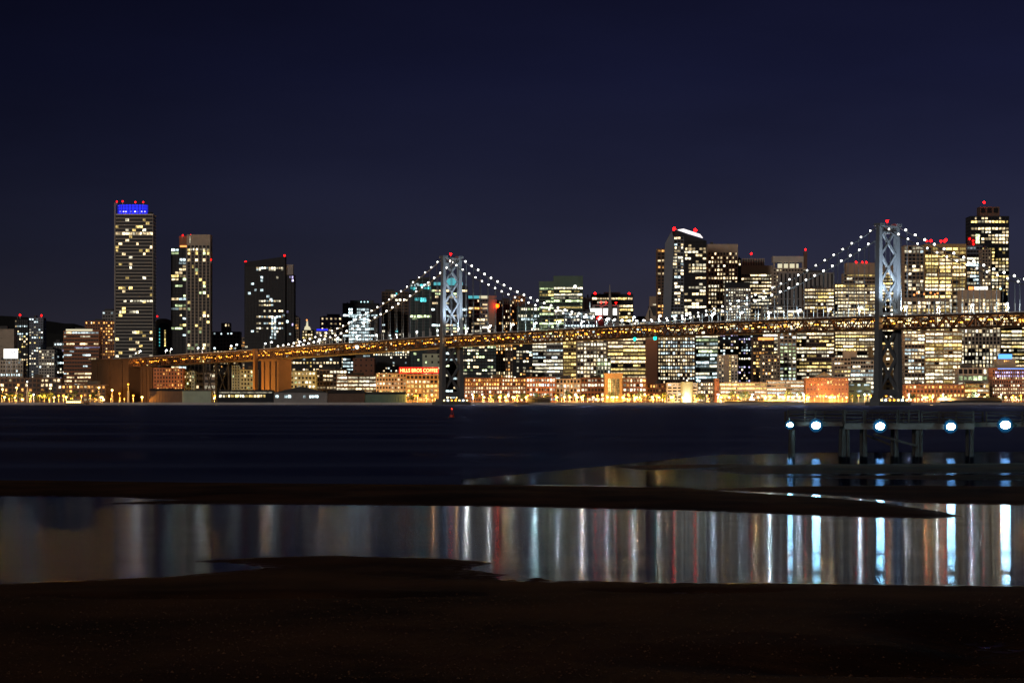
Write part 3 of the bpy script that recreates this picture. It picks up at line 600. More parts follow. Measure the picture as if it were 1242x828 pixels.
b.blk('rear_block', 'tan', 789, 802, 358.5, 371.6, off=24, dp=12); b.cell(793, 802, 368, 369.2, 'n', off=23.7); b.done()
# ---- faceted tower with a floodlit peak
b = Bld('faceted_tower', 'tall faceted blue grey tower with a floodlit white peak and red lights', 829, 3850)
b.vol(797.5, 812, 301, wall='brown', off=12, fh=3.9, bw=4.2, sp=.35, pf=.3, lit=.25, cols='wa', pent=False)
b.poly('pale_facet', 'steelblue', [(806, 470), (803.5, 395), (806.5, 295), (814.5, 280.5), (817.5, 290), (813, 395), (814, 470)], off=-5, dp=5)
b.vol(813.6, 829.5, 287, wall='steelblue', fh=3.9, bw=3.9, sp=.32, pf=.14, lit=.34, full=.04, cols='nwwc', merge=2, pent=False, dp=34, top=.5)
b.vol(829.8, 857, 292, wall='dark', fh=3.9, bw=4.2, sp=.26, pf=.12, lit=.36, full=.04, cols='wnw', merge=2, pent=False, dp=34, top=.5)
b.poly('pointed_top', 'dark', [(813.6, 286.9), (815, 281), (822, 279), (829.6, 283), (857, 291.9), (829.6, 291.9), (829.6, 286.9)], off=1, dp=20)
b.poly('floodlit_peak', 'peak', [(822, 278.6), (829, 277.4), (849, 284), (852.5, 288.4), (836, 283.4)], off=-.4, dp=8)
b.beacon((817.8, 277.5), (843.5, 279), r=2.6); b.done()
simple('hotel_tower', 'beige gridded tower with a flat top right of the faceted tower', 858.5, 895, 296, 4000, wall='beige', fh=4.9, bw=3.6, sp=.42, pf=.42, lit=.45, full=.08, cols='nww', top=12, dp=36)
simple('side_slab', 'narrow dark slab between the beige gridded tower and the ribbed crown building', 895.3, 899, 314, 4050, wall='dark', fh=4, bw=3, lit=.25, cols='w')
b = Bld('office_block', 'grey block with a flat black roof and many small white windows behind the near cable', 894, 3900)
b.vol(880, 911, 349, wall='grey', fh=3.3, bw=2.9, sp=.45, pf=.4, lit=.5, full=.1, cols='cnn', pent=False); b.blk('black_roof', 'dark', 880, 909.5, 342, 349.2, off=3, dp=14); b.done()
b = Bld('office_tower', 'tan tower with a ribbed white crown and one red light', 916, 4150)
b.vol(899, 937, 322, wall='beige', fh=4.2, bw=3.4, sp=.5, pf=.15, lit=.5, full=.12, cols='nww', merge=3, top=13, pent=False, skip=())
q = MB(); 
for k in range(14): x = b.lx(900.5+k*2); q.box(x, x+1.0, 2, 16, b.lz(322), b.lz(313.2))
q.build('ribbed_crown', M['white'], b.root); b.blk('crown_core', 'dark', 901, 927, 314.5, 322, off=3.5, dp=12)
b.beacon((911.5, 307.5)); b.beacon((935.8, 334.6), r=1.1); b.mast(911.5, 322, 307); b.done()
b = Bld('office_tower', 'stone tower with a deep lit roof terrace and a red tipped mast', 957, 4080)
b.vol(937.5, 978, 325, wall='beige', fh=4, bw=3.6, sp=.5, pf=.35, lit=.2, cols='nw', pent=False, top=2)
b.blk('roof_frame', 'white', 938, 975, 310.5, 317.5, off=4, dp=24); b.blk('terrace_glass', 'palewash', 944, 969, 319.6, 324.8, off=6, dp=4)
for x in (938, 949, 956, 964, 973): b.blk('column', 'beige', x, x+2, 317.6, 325, off=2, dp=2)
b.blk('stair_tower', 'brown', 975.3, 979.2, 305, 380, off=2, dp=8); b.beacon((977, 302.5)); b.mast(977.4, 305, 300); b.done()
simple('office_block', 'grey ribbed tower with dark vertical slots behind the near cable', 945, 1012, 330.5, 4000, wall='grey', fh=30, bw=5, sp=.04, pf=.6, lit=0, cols='n', dp=20)
simple('office_block', 'stepped dark block with lit lower floors left of the amber gridded office', 925, 976, 371, 3900, wall='grey', fh=4, bw=3.4, sp=.42, pf=.12, lit=.62, full=.25, cols='nwn', merge=4)
simple('office_tower', 'office slab with long amber lit floors, left of the flat topped office', 975.5, 1012, 349, 3880, wall='brown', fh=4.2, bw=3.2, sp=.45, pf=.12, lit=.66, full=.2, cols='ywnw', merge=4)
b = Bld('office_tower', 'flat topped office tower with bright full floors just left of the near bridge tower', 1036, 3920)
b.vol(1024, 1062, 331, wall='tan', fh=4, bw=3.3, sp=.4, pf=.12, lit=.5, full=.4, cols='wyn', merge=4, pent=False, off=6); b.vol(1012.5, 1062, 344, wall='tan', fh=4, bw=3.2, sp=.4, pf=.16, lit=.8, full=.45, cols='nwwy', merge=4, pent=False, dp=30)
b.blk('blank_top', 'tan', 1027, 1062, 318.5, 331.2, off=6, dp=22); b.beacon((1039, 317.8), (1046.5, 317.8), (1051.5, 317.8), r=1.2, off=6); b.done()
simple('office_tower', 'office slab with yellow lit floors seen through the near bridge tower', 1063, 1096, 322, 4050, wall='tan', fh=4, bw=3.2, sp=.4, pf=.12, lit=.45, full=.4, cols='ywn', merge=4, top=10)
b = Bld('office_tower', 'broad gridded office tower with yellow floors and four red roof lights', 1134, 3900)
b.vol(1096.5, 1121, 297.5, wall='tan', fh=4.4, bw=5.2, sp=.26, pf=.2, lit=.4, full=.06, cols='nwc', merge=1, pent=False, off=1)
b.vol(1121.4, 1172, 295.8, wall='amberstone', fh=4.4, bw=8.3, sp=.3, pf=.14, lit=.68, full=.1, cols='wynyw', merge=2, pent=False, top=5)
b.beacon((1124, 292), (1129.5, 292), (1141.5, 292.5), (1146, 292.2), (1147.5, 290.8), r=2); b.done()
b = Bld('office_block', 'stone office block with orange roof lamps in front of the broad gridded tower', 1121, 3800)
b.vol(1094.5, 1152, 361, wall='tan', fh=4.5, bw=5.6, sp=.26, pf=.22, lit=.5, full=.1, cols='nwyw', merge=1, pent=False, top=5)
b.beacon((1109, 357.5), (1113, 355.5), (1121, 356.5), (1129, 355), (1134, 357), (1137.5, 355.5), r=1.3, m='orange'); b.done()
b = Bld('office_tower', 'blue grey glass block with one brilliant white floor between two office towers', 1181, 4000)
b.vol(1172.5, 1192, 298, wall='steelblue', fh=4.2, bw=3.5, sp=.35, pf=.12, lit=.35, cols='nwc', merge=3, pent=False); b.cell(1173, 1192, 319.5, 322.5, 'c', off=-.2); b.cell(1184, 1188.5, 284, 295, 'g', off=3); b.blk('lift_tower', 'dark', 1174, 1190, 287, 298.2, off=4, dp=10); b.beacon((1176.5, 289.5), (1180.5, 292), (1181, 296), r=1.2); b.done()
simple('slim_tower', 'slim tan tower in front of the tall brown tower', 1191, 1202, 302, 3950, wall='tan', fh=3.9, bw=3.2, pf=.4, lit=.25, cols='w')
b = Bld('office_tower', 'tall brown tower with many lit windows, tallest on the right', 1200, 4100)
b.vol(1177, 1224, 262, wall='dark', fh=4.1, bw=4.3, sp=.32, pf=.25, lit=.5, full=.05, cols='nwyw', merge=2, pent=False, dp=44)
b.vol(1189, 1213, 250.5, yb=262.2, wall='brown', off=5, fh=12, bw=8, lit=0, pent=False, dp=26); b.beacon((1194, 245.5), r=1.8); b.done()
b = Bld('bank_tower', 'stone office block with a lit orange and white roof sign', 1189, 3780)
b.vol(1165, 1213.5, 351.5, wall='beige', fh=4.6, bw=4.4, sp=.2, pf=.34, lit=.66, full=.12, cols='nwnw', top=12, pent=False)
b.blk('sign_left', 'orange', 1174.5, 1181.5, 347.6, 351.2, off=-.5, dp=1); b.blk('sign_right', 'flood', 1182, 1198, 347.6, 351.2, off=-.5, dp=1)
b.beacon((1213.8, 350), m='cyan', r=1.2); b.done()
b = Bld('office_block', 'dark block with bright yellow floors at the right edge below the deck', 1230, 3980)
b.vol(1214, 1262, 398, wall='dark', fh=4.4, bw=3.2, sp=.42, pf=.08, lit=.7, full=.3, cols='nyw', merge=4, top=3); b.done()

for x0_, x1_, yt_, D_, wl, co_, lb in (
  (603, 640, 379, 4450, 'dark', 'nw', 'distant dark lit block under the cable right of the amber beacon'),
  (640, 668, 384, 4500, 'tan', 'wn', 'distant tan block behind the left foot of the green glass tower'),
  (703, 724, 388, 4480, 'grey', 'cn', 'distant grey block left of the spire podium'),
  (764, 786, 391, 4500, 'brown', 'wa', 'distant brown block between the spire tower and the gabled roof'),
  (776, 800, 396, 4550, 'tan', 'wn', 'distant tan block behind the gabled stone building'),
  (893, 912, 330, 4450, 'tan', 'wn', 'distant tan block between gridded tower and ribbed crown tower'),
  (934, 952, 343, 4480, 'brown', 'wn', 'distant brown block behind the ribbed slots tower'),
  (1008, 1026, 347, 4450, 'tan', 'ny', 'distant tan block left of the flat topped office tower'),
  (1221, 1246, 380, 4480, 'brown', 'wa', 'distant brown block right of the tallest right tower'),
  (186, 208, 412, 4500, 'grey', 'cw', 'distant low grey block behind the arched stone tower'),
  (285, 300, 409, 4480, 'tan', 'wa', 'distant low tan block left of the slanted dark tower'),
  (398, 418, 398, 4450, 'grey', 'nw', 'distant grey block below the pale windowless upper block'),
  (50, 72, 431, 4500, 'brown', 'va', 'distant low brown block near the far left tower')):
    simple('distant_block', lb, x0_, x1_, yt_, D_, wall=wl, fh=3.7, bw=3, lit=.5, cols=co_, pf=.25, full=.1)
# ---- second and front rows, seen below the bridge deck
simple('brick_building', 'orange lit brick building just right of the left anchorage', 186, 222, 446, 3560, wall='brownbrick', fh=4.4, bw=3.6, pf=.5, sp=.45, lit=.35, cols='aay', short='the orange lit brick building')
simple('apartment_building', 'pale green apartment block beside the orange lit brick building', 222.5, 236, 450, 3580, wall='palegreen', fh=4, bw=3.4, pf=.5, lit=.2, cols='wg')
simple('parking_garage', 'grey parking garage with two bright open levels under the deck', 234, 262, 452, 3600, wall='grey', fh=6, bw=7, sp=.5, pf=.12, lit=.75, cols='nw', merge=2, short='the grey parking garage')
simple('dark_office_block', 'dark block behind the steel bent left of the pale slab', 260, 281, 446, 3650, wall='dark', fh=4, bw=3.6, pf=.3, lit=.15, cols='w')
simple('apartment_building', 'slim pale slab with a grid of small dark windows left of the brown pier', 281, 291, 443, 3560, wall='palegreen', fh=3.4, bw=2.8, pf=.55, sp=.5, lit=.05, cols='g')
simple('apartment_building', 'cream apartment block with dark square windows against the brown pier', 291.5, 311, 448, 3540, wall='palegreen', fh=4.4, bw=4, pf=.45, sp=.45, lit=.25, cols='wg', short='the cream apartment block')
simple('apartment_building', 'pale green apartment block with lit windows right of the brown pier', 343, 383, 450, 3520, wall='palegreen', fh=4.6, bw=4.4, pf=.42, sp=.45, lit=.45, cols='wng', short='the pale green apartments')
simple('office_block', 'dark block of scattered lights between pale apartments and the deck', 350, 412, 433, 3750, wall='dark', fh=4, bw=4, lit=.35, cols='wnyc', pf=.3)
simple('office_block', 'stone fronted office with long white lit floors left of the coffee sign', 383, 421, 448, 3560, wall='tan', fh=4.4, bw=4, sp=.45, pf=.25, lit=.45, cols='wn', merge=3, short='the white lit low office')
simple('office_block', 'wide low office with the brightest white floors under the deck', 408, 462, 455, 3520, wall='brown', fh=4.3, bw=4.6, sp=.42, pf=.1, lit=.85, full=.5, cols='nnw', merge=3, short='the wide low office')
simple('brick_building', 'plain dark red brick building high behind the wide low office', 428, 454, 434, 3720, wall='brick', fh=6, bw=6, sp=.7, pf=.7, lit=0)
simple('residential_tower', 'dark block with tiny scattered lights left of the coffee sign', 452, 497, 408, 3800, wall='dark', fh=3.2, bw=3, lit=.16, cols='cwn', pf=.35)
simple('classical_building', 'beige stone building with rows of small lit windows beside the amber coffee building', 456, 493, 452.5, 3480, wall='beige', fh=4.4, bw=3.7, pf=.4, sp=.45, lit=.5, cols='wyn', short='the beige stone building')
b = Bld('coffee_building', 'amber lit brick building under the red coffee sign', 514, 3470)
b.vol(492.5, 536, 454, wall='amberstone', fh=5.2, bw=4.6, sp=.34, pf=.3, lit=.88, full=.4, cols='ywaw', pent=False); b.done(); LAND.append((492, 536, 'the coffee building'))
b = Bld('rooftop_sign', 'red rooftop sign with glowing yellow letters reading HILLS BROS COFFEE', 508, 3466, 'sign')
b.blk('backing', 'redsign', 484, 532, 445.2, 452.6, off=1, dp=.6)
q = MB()
for x in range(486, 532, 5): q.bar((b.lx(x), 1.2, b.lz(452.5)), (b.lx(x), 1.2, b.lz(454.3)), .4)
q.build('frame', M['metal'], b.root)
tm = text_mesh('HILLS BROS COFFEE', 5.9, .15, E['letters']); o = bpy.data.objects.new('letters', tm); COL.objects.link(o); o.parent = b.root
o.location = (b.lx(508), .5, b.lz(451)); o.rotation_euler = (math.pi/2, 0, 0); wd = tm.vertices; mw = max(v.co.x for v in wd)-min(v.co.x for v in wd); o.scale = ((b.lx(531)-b.lx(485.5))/mw, 1.0, 1)
simple('pale_building', 'pale green white block with two dark slots behind the coffee sign', 512.5, 536, 429, 3700, wall='palegreen', fh=7, bw=9, sp=.6, pf=.7, lit=.3, cols='g')
simple('office_block', 'dark green glazed block right of the far bridge tower below the deck', 556, 602, 410, 3750, wall='dark', glass='tealglass', fh=3.9, bw=3.6, lit=.3, cols='gwn', pf=.2, merge=2)
simple('residential_tower', 'brown slab with few amber lights below the deck right of the far tower', 601, 628, 408, 3780, wall='brown', fh=4, bw=3, sp=.3, pf=.4, lit=.15, cols='aw')
b = Bld('residential_tower', 'dark stepped block with a cyan floodlight on its right edge', 633, 3760); b.vol(622, 646, 412, wall='dark', fh=3.8, bw=3.6, lit=.25, cols='awn', pf=.2, pent=False); b.beacon((643, 427.5), m='cyan', r=2.2); b.done()
simple('office_block', 'grey office slab with long white lit floors below the deck', 645.5, 683, 405, 3800, wall='grey', fh=4.1, bw=3.4, sp=.45, pf=.1, lit=.5, full=.3, cols='ncn', merge=5)
simple('office_block', 'narrow tower with solid yellow lit floors below the deck', 683, 699, 400, 3790, wall='amberstone', fh=4.2, bw=3.4, sp=.4, pf=.15, lit=.85, full=.5, cols='y', merge=3)
simple('office_block', 'tan gridded office with mixed lit windows below the mid span', 699.5, 736, 405, 3760, wall='tan', fh=4.6, bw=4, sp=.35, pf=.3, lit=.5, cols='nwn', merge=2)
simple('atrium_block', 'small green framed block with a bright glass wall', 724, 741, 433, 3620, wall='palegreen', fh=4.6, bw=4.6, sp=.3, pf=.3, lit=.55, cols='gcn')
simple('office_block', 'office slab with evenly spaced full yellow floors left of the brown slab', 737, 783.4, 408, 3700, wall='brown', fh=4.5, bw=3.1, sp=.42, pf=.08, lit=.9, full=.75, cols='yyw', merge=6)
simple('brown_slab', 'plain windowless rust brown slab standing under the mid span', 783.8, 797.4, 411.5, 3680, wall='brownbrick', fh=60, bw=30, sp=.98, pf=.98, lit=0, pent=False)
simple('office_block', 'office slab with close rows of white square windows right of the brown slab', 797.8, 843, 408, 3720, wall='brown', fh=4.3, bw=2.9, sp=.4, pf=.3, lit=.75, full=.4, cols='nwwc')
simple('office_block', 'greenish office with white lit floors right of the square windowed slab', 843.5, 871, 405, 3740, wall='green', fh=4.4, bw=3.2, sp=.4, pf=.1, lit=.75, full=.4, cols='cgn', merge=5)
simple('dark_office_block', 'dark tower with bluish sparse lights right of the greenish office', 870, 896, 404, 3860, wall='dark', fh=3.6, bw=3, lit=.3, cols='cwv', pf=.3)
b = Bld('apartment_building', 'pale apartment tower with one column of lit windows up its middle', 883, 3600); b.vol(871.5, 878.5, 430, wall='white', fh=3.7, bw=3.2, pf=.45, sp=.42, lit=.18, cols='w', pent=False); b.vol(886.5, 895, 430, wall='white', fh=3.7, bw=3.2, pf=.45, sp=.42, lit=.25, cols='w', pent=False); b.blk('wall', 'beige', 878.6, 886.4, 430, 487, off=-1.2, dp=26)
for k in range(13): b.cell(884.6, 886, 431+k*3.7, 433+k*3.7, 'y', off=-1.5)
b.done()
simple('residential_tower', 'dark tower with dense small violet and white lights behind the pale apartments', 895.5, 922, 402, 3880, wall='dark', fh=3.3, bw=2.9, lit=.33, cols='cnvw', pf=.3)
b = Bld('hotel_tower', 'dark tower topped by a pale red sign strip just below the deck', 929, 3780); b.vol(913, 939, 409, wall='brown', fh=4, bw=3.6, lit=.35, cols='ayw', pf=.3, pent=False); b.blk('sign_strip', 'orange', 919.5, 938, 409.3, 412.3, off=-.6, dp=.4); b.done()
simple('apartment_building', 'brown gridded apartment block left of the tall beige ribbed office', 924, 946, 430, 3660, wall='tan', fh=3.8, bw=3.6, pf=.45, sp=.42, lit=.25, cols='aw')
simple('office_block', 'beige ribbed office with greenish floors below the deck', 945.5, 966, 402, 3700, wall='beige', fh=4.2, bw=4.6, pf=.3, sp=.4, lit=.55, cols='gnc')
simple('office_tower', 'brown office with scattered amber floors left of the stepped stone building', 966, 1012, 402, 3740, wall='brown', fh=4.4, bw=3.1, sp=.42, pf=.12, lit=.5, full=.22, cols='wyny', merge=4)
b = Bld('stepped_building', 'beige stepped stone building with long lit floors beside the near bridge tower', 1036, 3600)
b.vol(1011.5, 1032, 433, wall='beige', fh=4.6, bw=4, sp=.5, pf=.2, lit=.4, cols='nyw', merge=3, pent=False); b.vol(1031, 1060, 436.5, wall='white', off=2, fh=4.6, bw=3, sp=.4, pf=.15, lit=.85, full=.5, cols='ncn', merge=5, pent=False)
b.blk('stepped_top', 'beige', 1024, 1040, 425.5, 433.5, off=5, dp=14); b.blk('dark_roof', 'roof', 1028, 1062, 433, 436.6, off=4.5, dp=16); b.done()
simple('harbour_shed', 'low teal metal shed just left of the near bridge tower base', 1028, 1056, 464, 3480, wall='green', fh=6, bw=9, sp=.7, pf=.3, lit=.2, cols='c', short='the teal shed')
simple('office_block', 'tan office block seen through the lower bracing of the near tower', 1056, 1098, 420, 3760, wall='amberstone', fh=6, bw=8, sp=.5, pf=.5, lit=.25, cols='nwn')
# front row brick and stone
simple('brick_building', 'long amber brick building with three rows of lit windows right of the far tower', 563.5, 638, 458, 3480, wall='brick', fh=4.6, bw=3.2, sp=.4, pf=.34, lit=.72, full=.2, cols='nwwa', dp=20, short='the long amber brick building')
simple('brick_building', 'rust brick building with large square lit windows', 638.5, 674, 457.5, 3470, wall='brownbrick', fh=5, bw=3.5, sp=.36, pf=.34, lit=.86, full=.3, cols='nnwc', dp=20, short='the rust brick building')
simple('classical_building', 'low beige columned building between two brick buildings', 674.5, 704, 459, 3480, wall='beige', fh=5.2, bw=4, sp=.35, pf=.4, lit=.45, cols='wyn', short='the low columned building')
simple('brick_building', 'amber lit brick block left of the golden arched building', 704.5, 733, 458, 3480, wall='brick', fh=5, bw=4, sp=.4, pf=.3, lit=.6, cols='wan', short='the amber brick block')
b = Bld('arched_building', 'golden floodlit building with three tall arched windows', 744, 3460)
b.blk('wall', 'amberstone', 733.5, 755, 453.5, 488, dp=24); b.blk('cornice', 'amberstone', 733, 755.5, 452.4, 454.4, off=-.5, dp=25)
for k in range(3):
    x = 737.5+k*5
    q = MB(); xa, xb = b.lx(x), b.lx(x+3.6); zc = b.lz(460.5); r_ = (xb-xa)/2
    pts = [(xa, b.lz(479)), (xb, b.lz(479))]+[(xb-r_+r_*math.cos(t), zc+r_*math.sin(t)) for t in [math.pi*i/8 for i in range(9)]]
    q.prism(pts, -.3, -.05); o = q.build('arched_window', WIN['y'], b.root)
    q = MB(); q.box(xa, xb, -.5, -.31, b.lz(464.6), b.lz(464)); q.box(xa, xb, -.5, -.31, b.lz(470), b.lz(469.4)); q.box((xa+xb)/2-.25, (xa+xb)/2+.25, -.52, -.31, b.lz(479), zc+r_*.9); q.build('glazing_bar', M['brown'], o)
b.done(); LAND.append((733, 755, 'the golden arched building'))
simple('brick_building', 'brick block with bright square windows right of the golden arched building', 755.5, 784, 458, 3480, wall='brick', fh=5, bw=3.8, sp=.4, pf=.3, lit=.7, cols='nwa', short='the square windowed brick block')
simple('brick_building', 'low brick block with amber windows at the foot of the brown slab', 784.5, 809, 465, 3500, wall='brick', fh=4.4, bw=3.6, sp=.4, pf=.35, lit=.5, cols='ayw', short='the brown slab')
b = Bld('parking_garage', 'white parking structure with a floodlit green curved ramp', 826, 3480); b.vol(809, 846, 464, wall='white', fh=3.6, bw=6, sp=.5, pf=.2, lit=.3, cols='cn', merge=2, pent=False)
q = MB(); q.plan([(b.lx(833)+b.D/F*7.5*math.cos(t), -1+5*math.sin(t)) for t in [k*math.tau/20 for k in range(20)]], 0, b.lz(463)); q.build('ramp_drum', M['palegreen'], b.root)
b.beacon((846, 461), m='cyan', r=1.5); b.beacon((833.5, 461), m='flood', r=1.1); light('POINT', 14000, (.7, 1, .85), (b.lx(833), -12, 4), b.root); b.done(); LAND.append((809, 846, 'the white parking structure'))
simple('office_block', 'low grey block with white windows right of the white parking structure', 846.5, 868, 463, 3500, wall='grey', fh=4, bw=3.2, pf=.3, lit=.5, cols='nw', short='the low grey block')
simple('brick_building', 'narrow orange brick chimney like block at the left end of the long garage', 867.5, 872, 459, 3480, wall='brownbrick', fh=12, bw=5, sp=.9, lit=0, pent=False)
b = Bld('parking_garage', 'long beige parking garage with open lit levels left of the red brick ferry office', 923, 3490)
b.vol(872.5, 930, 463.5, wall='beige', fh=4, bw=7, sp=.5, pf=.1, lit=.45, cols='wny', merge=3, pent=False); b.vol(930, 977, 461, wall='beige', off=1, fh=4, bw=6, sp=.5, pf=.1, lit=.8, full=.4, cols='nwc', merge=4, pent=False); b.done(); LAND.append((872, 977, 'the long beige garage'))
b = Bld('brick_building', 'red brick harbour building with a low gable and two yellow windows', 1003, 3440)
b.vol(977.5, 1029, 458, wall='brick', fh=5, bw=4.2, sp=.7, pf=.7, lit=.18, cols='ay', pent=False); b.poly('gable_roof', 'roof', [(985, 457.9), (1000, 451), (1015, 457.9)], off=2, dp=18); b.cell(1003.5, 1005.5, 461.5, 465, 'y', off=-.3); b.cell(1007, 1009, 461.5, 465, 'y', off=-.3)
for k in range(12): b.cell(983+k*3.6, 985+k*3.6, 479.6, 481.2, 'n', off=-.3)
b.done(); LAND.append((977, 1029, 'the red brick harbour building'))
b = Bld('office_tower', 'wide bright gridded office right of the near bridge tower, below the deck', 1131, 3620)
b.vol(1097, 1122, 404, wall='tan', fh=4.3, bw=4.2, sp=.34, pf=.16, lit=.6, full=.1, cols='nwc', merge=2, pent=False, off=1); b.vol(1122, 1167, 402, wall='amberstone', fh=4.3, bw=5.4, sp=.34, pf=.12, lit=.82, full=.3, cols='nwyn', merge=2, pent=False); b.done()
simple('stone_building', 'beige atrium building with a large pale lit glass wall', 1162, 1204, 446, 3540, wall='beige', fh=7.5, bw=6, sp=.3, pf=.2, lit=.6, cols='gn')
simple('restaurant', 'low amber lit restaurant building with brick gables on the waterfront', 1098, 1170, 466, 3460, wall='brick', fh=5, bw=4.5, sp=.4, pf=.4, lit=.5, cols='awy', short='the amber waterfront restaurant')
simple('office_block', 'cream office with yellow ribbon windows left of the violet lit brick building', 1170, 1200, 465, 3480, wall='amberstone', fh=4.6, bw=3.6, sp=.42, pf=.12, lit=.85, cols='yny', merge=4, short='the cream ribbon windowed office')
b = Bld('brick_building', 'rust brick building with violet lit upper rows at the right edge', 1233, 3500)
b.vol(1203.5, 1270, 446, wall='brownbrick', fh=4.3, bw=2.7, sp=.42, pf=.4, lit=.8, full=.3, cols='wnw', top=2.5, pent=False, skip=(7, 8))
for r_ in (450.4, 454.7):
    for k in range(22): b.cell(1207+k*2.7, 1208.5+k*2.7, r_, r_+2.2, 'v', off=-.2)
b.blk('violet_cornice', 'bluesign', 1210, 1268, 446.6, 447.4, off=-.4, dp=.3)
b.done(); LAND.append((1203, 1270, 'the violet lit brick building'))
b = Bld('domed_pavilion', 'small pavilion with a glowing blue drum under a dark cap', 1220, 3560)
q = MB(); c_ = (b.lx(1220.5), 8); q.plan([(c_[0]+8.6*math.cos(t), c_[1]+8.6*math.sin(t)) for t in [k*math.tau/20 for k in range(20)]], b.lz(435), b.lz(429.4)); q.build('drum', E['bluesign'], b.root)
q = MB(); q.tube((c_[0], c_[1], b.lz(429.4)), (c_[0], c_[1], b.lz(425.6)), 9.3, 20, 1.2); q.build('cap', M['roof'], b.root); b.blk('base', 'beige', 1209, 1232, 435, 488, dp=22)
for x in (1218, 1220.5, 1223): b.cell(x, x+1, 437, 438.4, 'a', off=-.2)
b.done()

# ---- pier sheds standing out in front of the waterfront (on the quay)
def shed(label, x0, x1, ye, yr, D, wall, lit=0, cols='n', gable=False, strip=False, dp=26, short=None):
    b = Bld('pier_shed', label, (x0+x1)/2, D, 'shed'); a, c = b.lx(x0), b.lx(x1); ze, zr = b.lz(ye), b.lz(yr)
    q = MB(); q.box(a, c, 0, dp, -.3, ze)
    for k in range(int((x1-x0)/3.2)): x = a+(c-a)*(k+.5)/int((x1-x0)/3.2); q.box(x-.25, x+.25, -.3, -.02, 0, ze-.2)
    q.build('wall', M[wall], b.root); q = MB()
    if gable: q.prism([(a-1, ze-.05), (c+1, ze-.05), ((a+c)/2, zr)], -.8, dp+.8)
    else: q.add([(a-.6, -.8, ze), (c+.6, -.8, ze), (c+.6, dp+.8, ze), (a-.6, dp+.8, ze), (a, dp/2, zr), (c, dp/2, zr)], [(0,1,5,4), (2,3,4,5), (0,4,3), (1,2,5), (0,3,2,1)])
    q.build('roof', M['roof'], b.root)
    if strip: b.cell(x0+2, x1-1, ye-.2, ye+1.1, 'n', off=-1.2)
    if lit:
        x = x0+2
        while x < x1-5:
            wd = R.uniform(2, 5)
            if R.random() < lit: b.cell(x, x+wd, ye+3.2, ye+6.2, R.choice(cols), off=-.45)
            x += wd+1.2
    b.done()
    if short: LAND.append((x0, x1, short))
shed('long dark pier shed below the left end of the bridge', 181, 222, 474, 471, 3275, 'brown', short='the left dark pier shed')
shed('pale green columned pier shed between a dark shed and a lit shed', 221, 256, 474, 472.5, 3270, 'palegreen')
shed('pier shed with a white lit roof edge and bright windows left of the brown pier', 264, 331, 475.4, 472.6, 3272, 'dark', lit=.9, cols='nwy', strip=True, short='the bright windowed pier shed')
shed('dark pier shed with a wide gable right of the brown pier', 332, 397, 476, 468.5, 3274, 'grey', lit=.25, cols='c', gable=True)
shed('dark pier shed with a green lit doorway left of the coffee building', 397, 442, 477, 472.5, 3276, 'brown', short='the dark sheds')
shed('teal dark low shed with one white lit door', 437, 492, 478, 475, 3278, 'green', lit=.15, cols='w')
shed('dark low curved roof ferry shed right of the near bridge tower', 1140, 1215, 489-3.2, 481.5, 3262, 'dark', lit=.2, cols='c', dp=30)
shed('small dark shed on the quay right of the far bridge tower', 640, 668, 483.5, 481.3, 3268, 'dark')
shed('long low dark quay shed below the long beige garage', 880, 975, 487, 485.3, 3258, 'brown', lit=.3, cols='wy')

# ================================================================== BRIDGE
W3 = Vector((X(1077, 2500), 2500.0, 0)); BD = Vector((-397, 557, 0)).normalized(); BC = Vector((BD.y, -BD.x, 0))*-1   # along, across (to the near left)
if BC.y > 0: BC = -BC
HS = 10.0; SPAN = 684.0
bridge = empty('suspension_bridge', W3, 'long double deck suspension bridge with two lit steel towers and strings of cable lights', 'bridge')
def PT(s, c=0, z=0): return tuple(BD*s+BC*c+Vector((0, 0, z)))        # local to W3
def ztop(s):
    kx = [-420, -165, 0, 340, 684, 1040, 1200, 1330, 1439, 1560]; kz = [76, 77.5, 78.6, 78.2, 73.8, 65.6, 62.6, 60.4, 58.6, 56.5]
    return float(np.interp(s, kx, kz))
TR = 11.6
S0, S1, PL = -400.0, 1448.0, 9.12
ns = int((S1-S0)/PL)
def st(i): return S0+i*PL
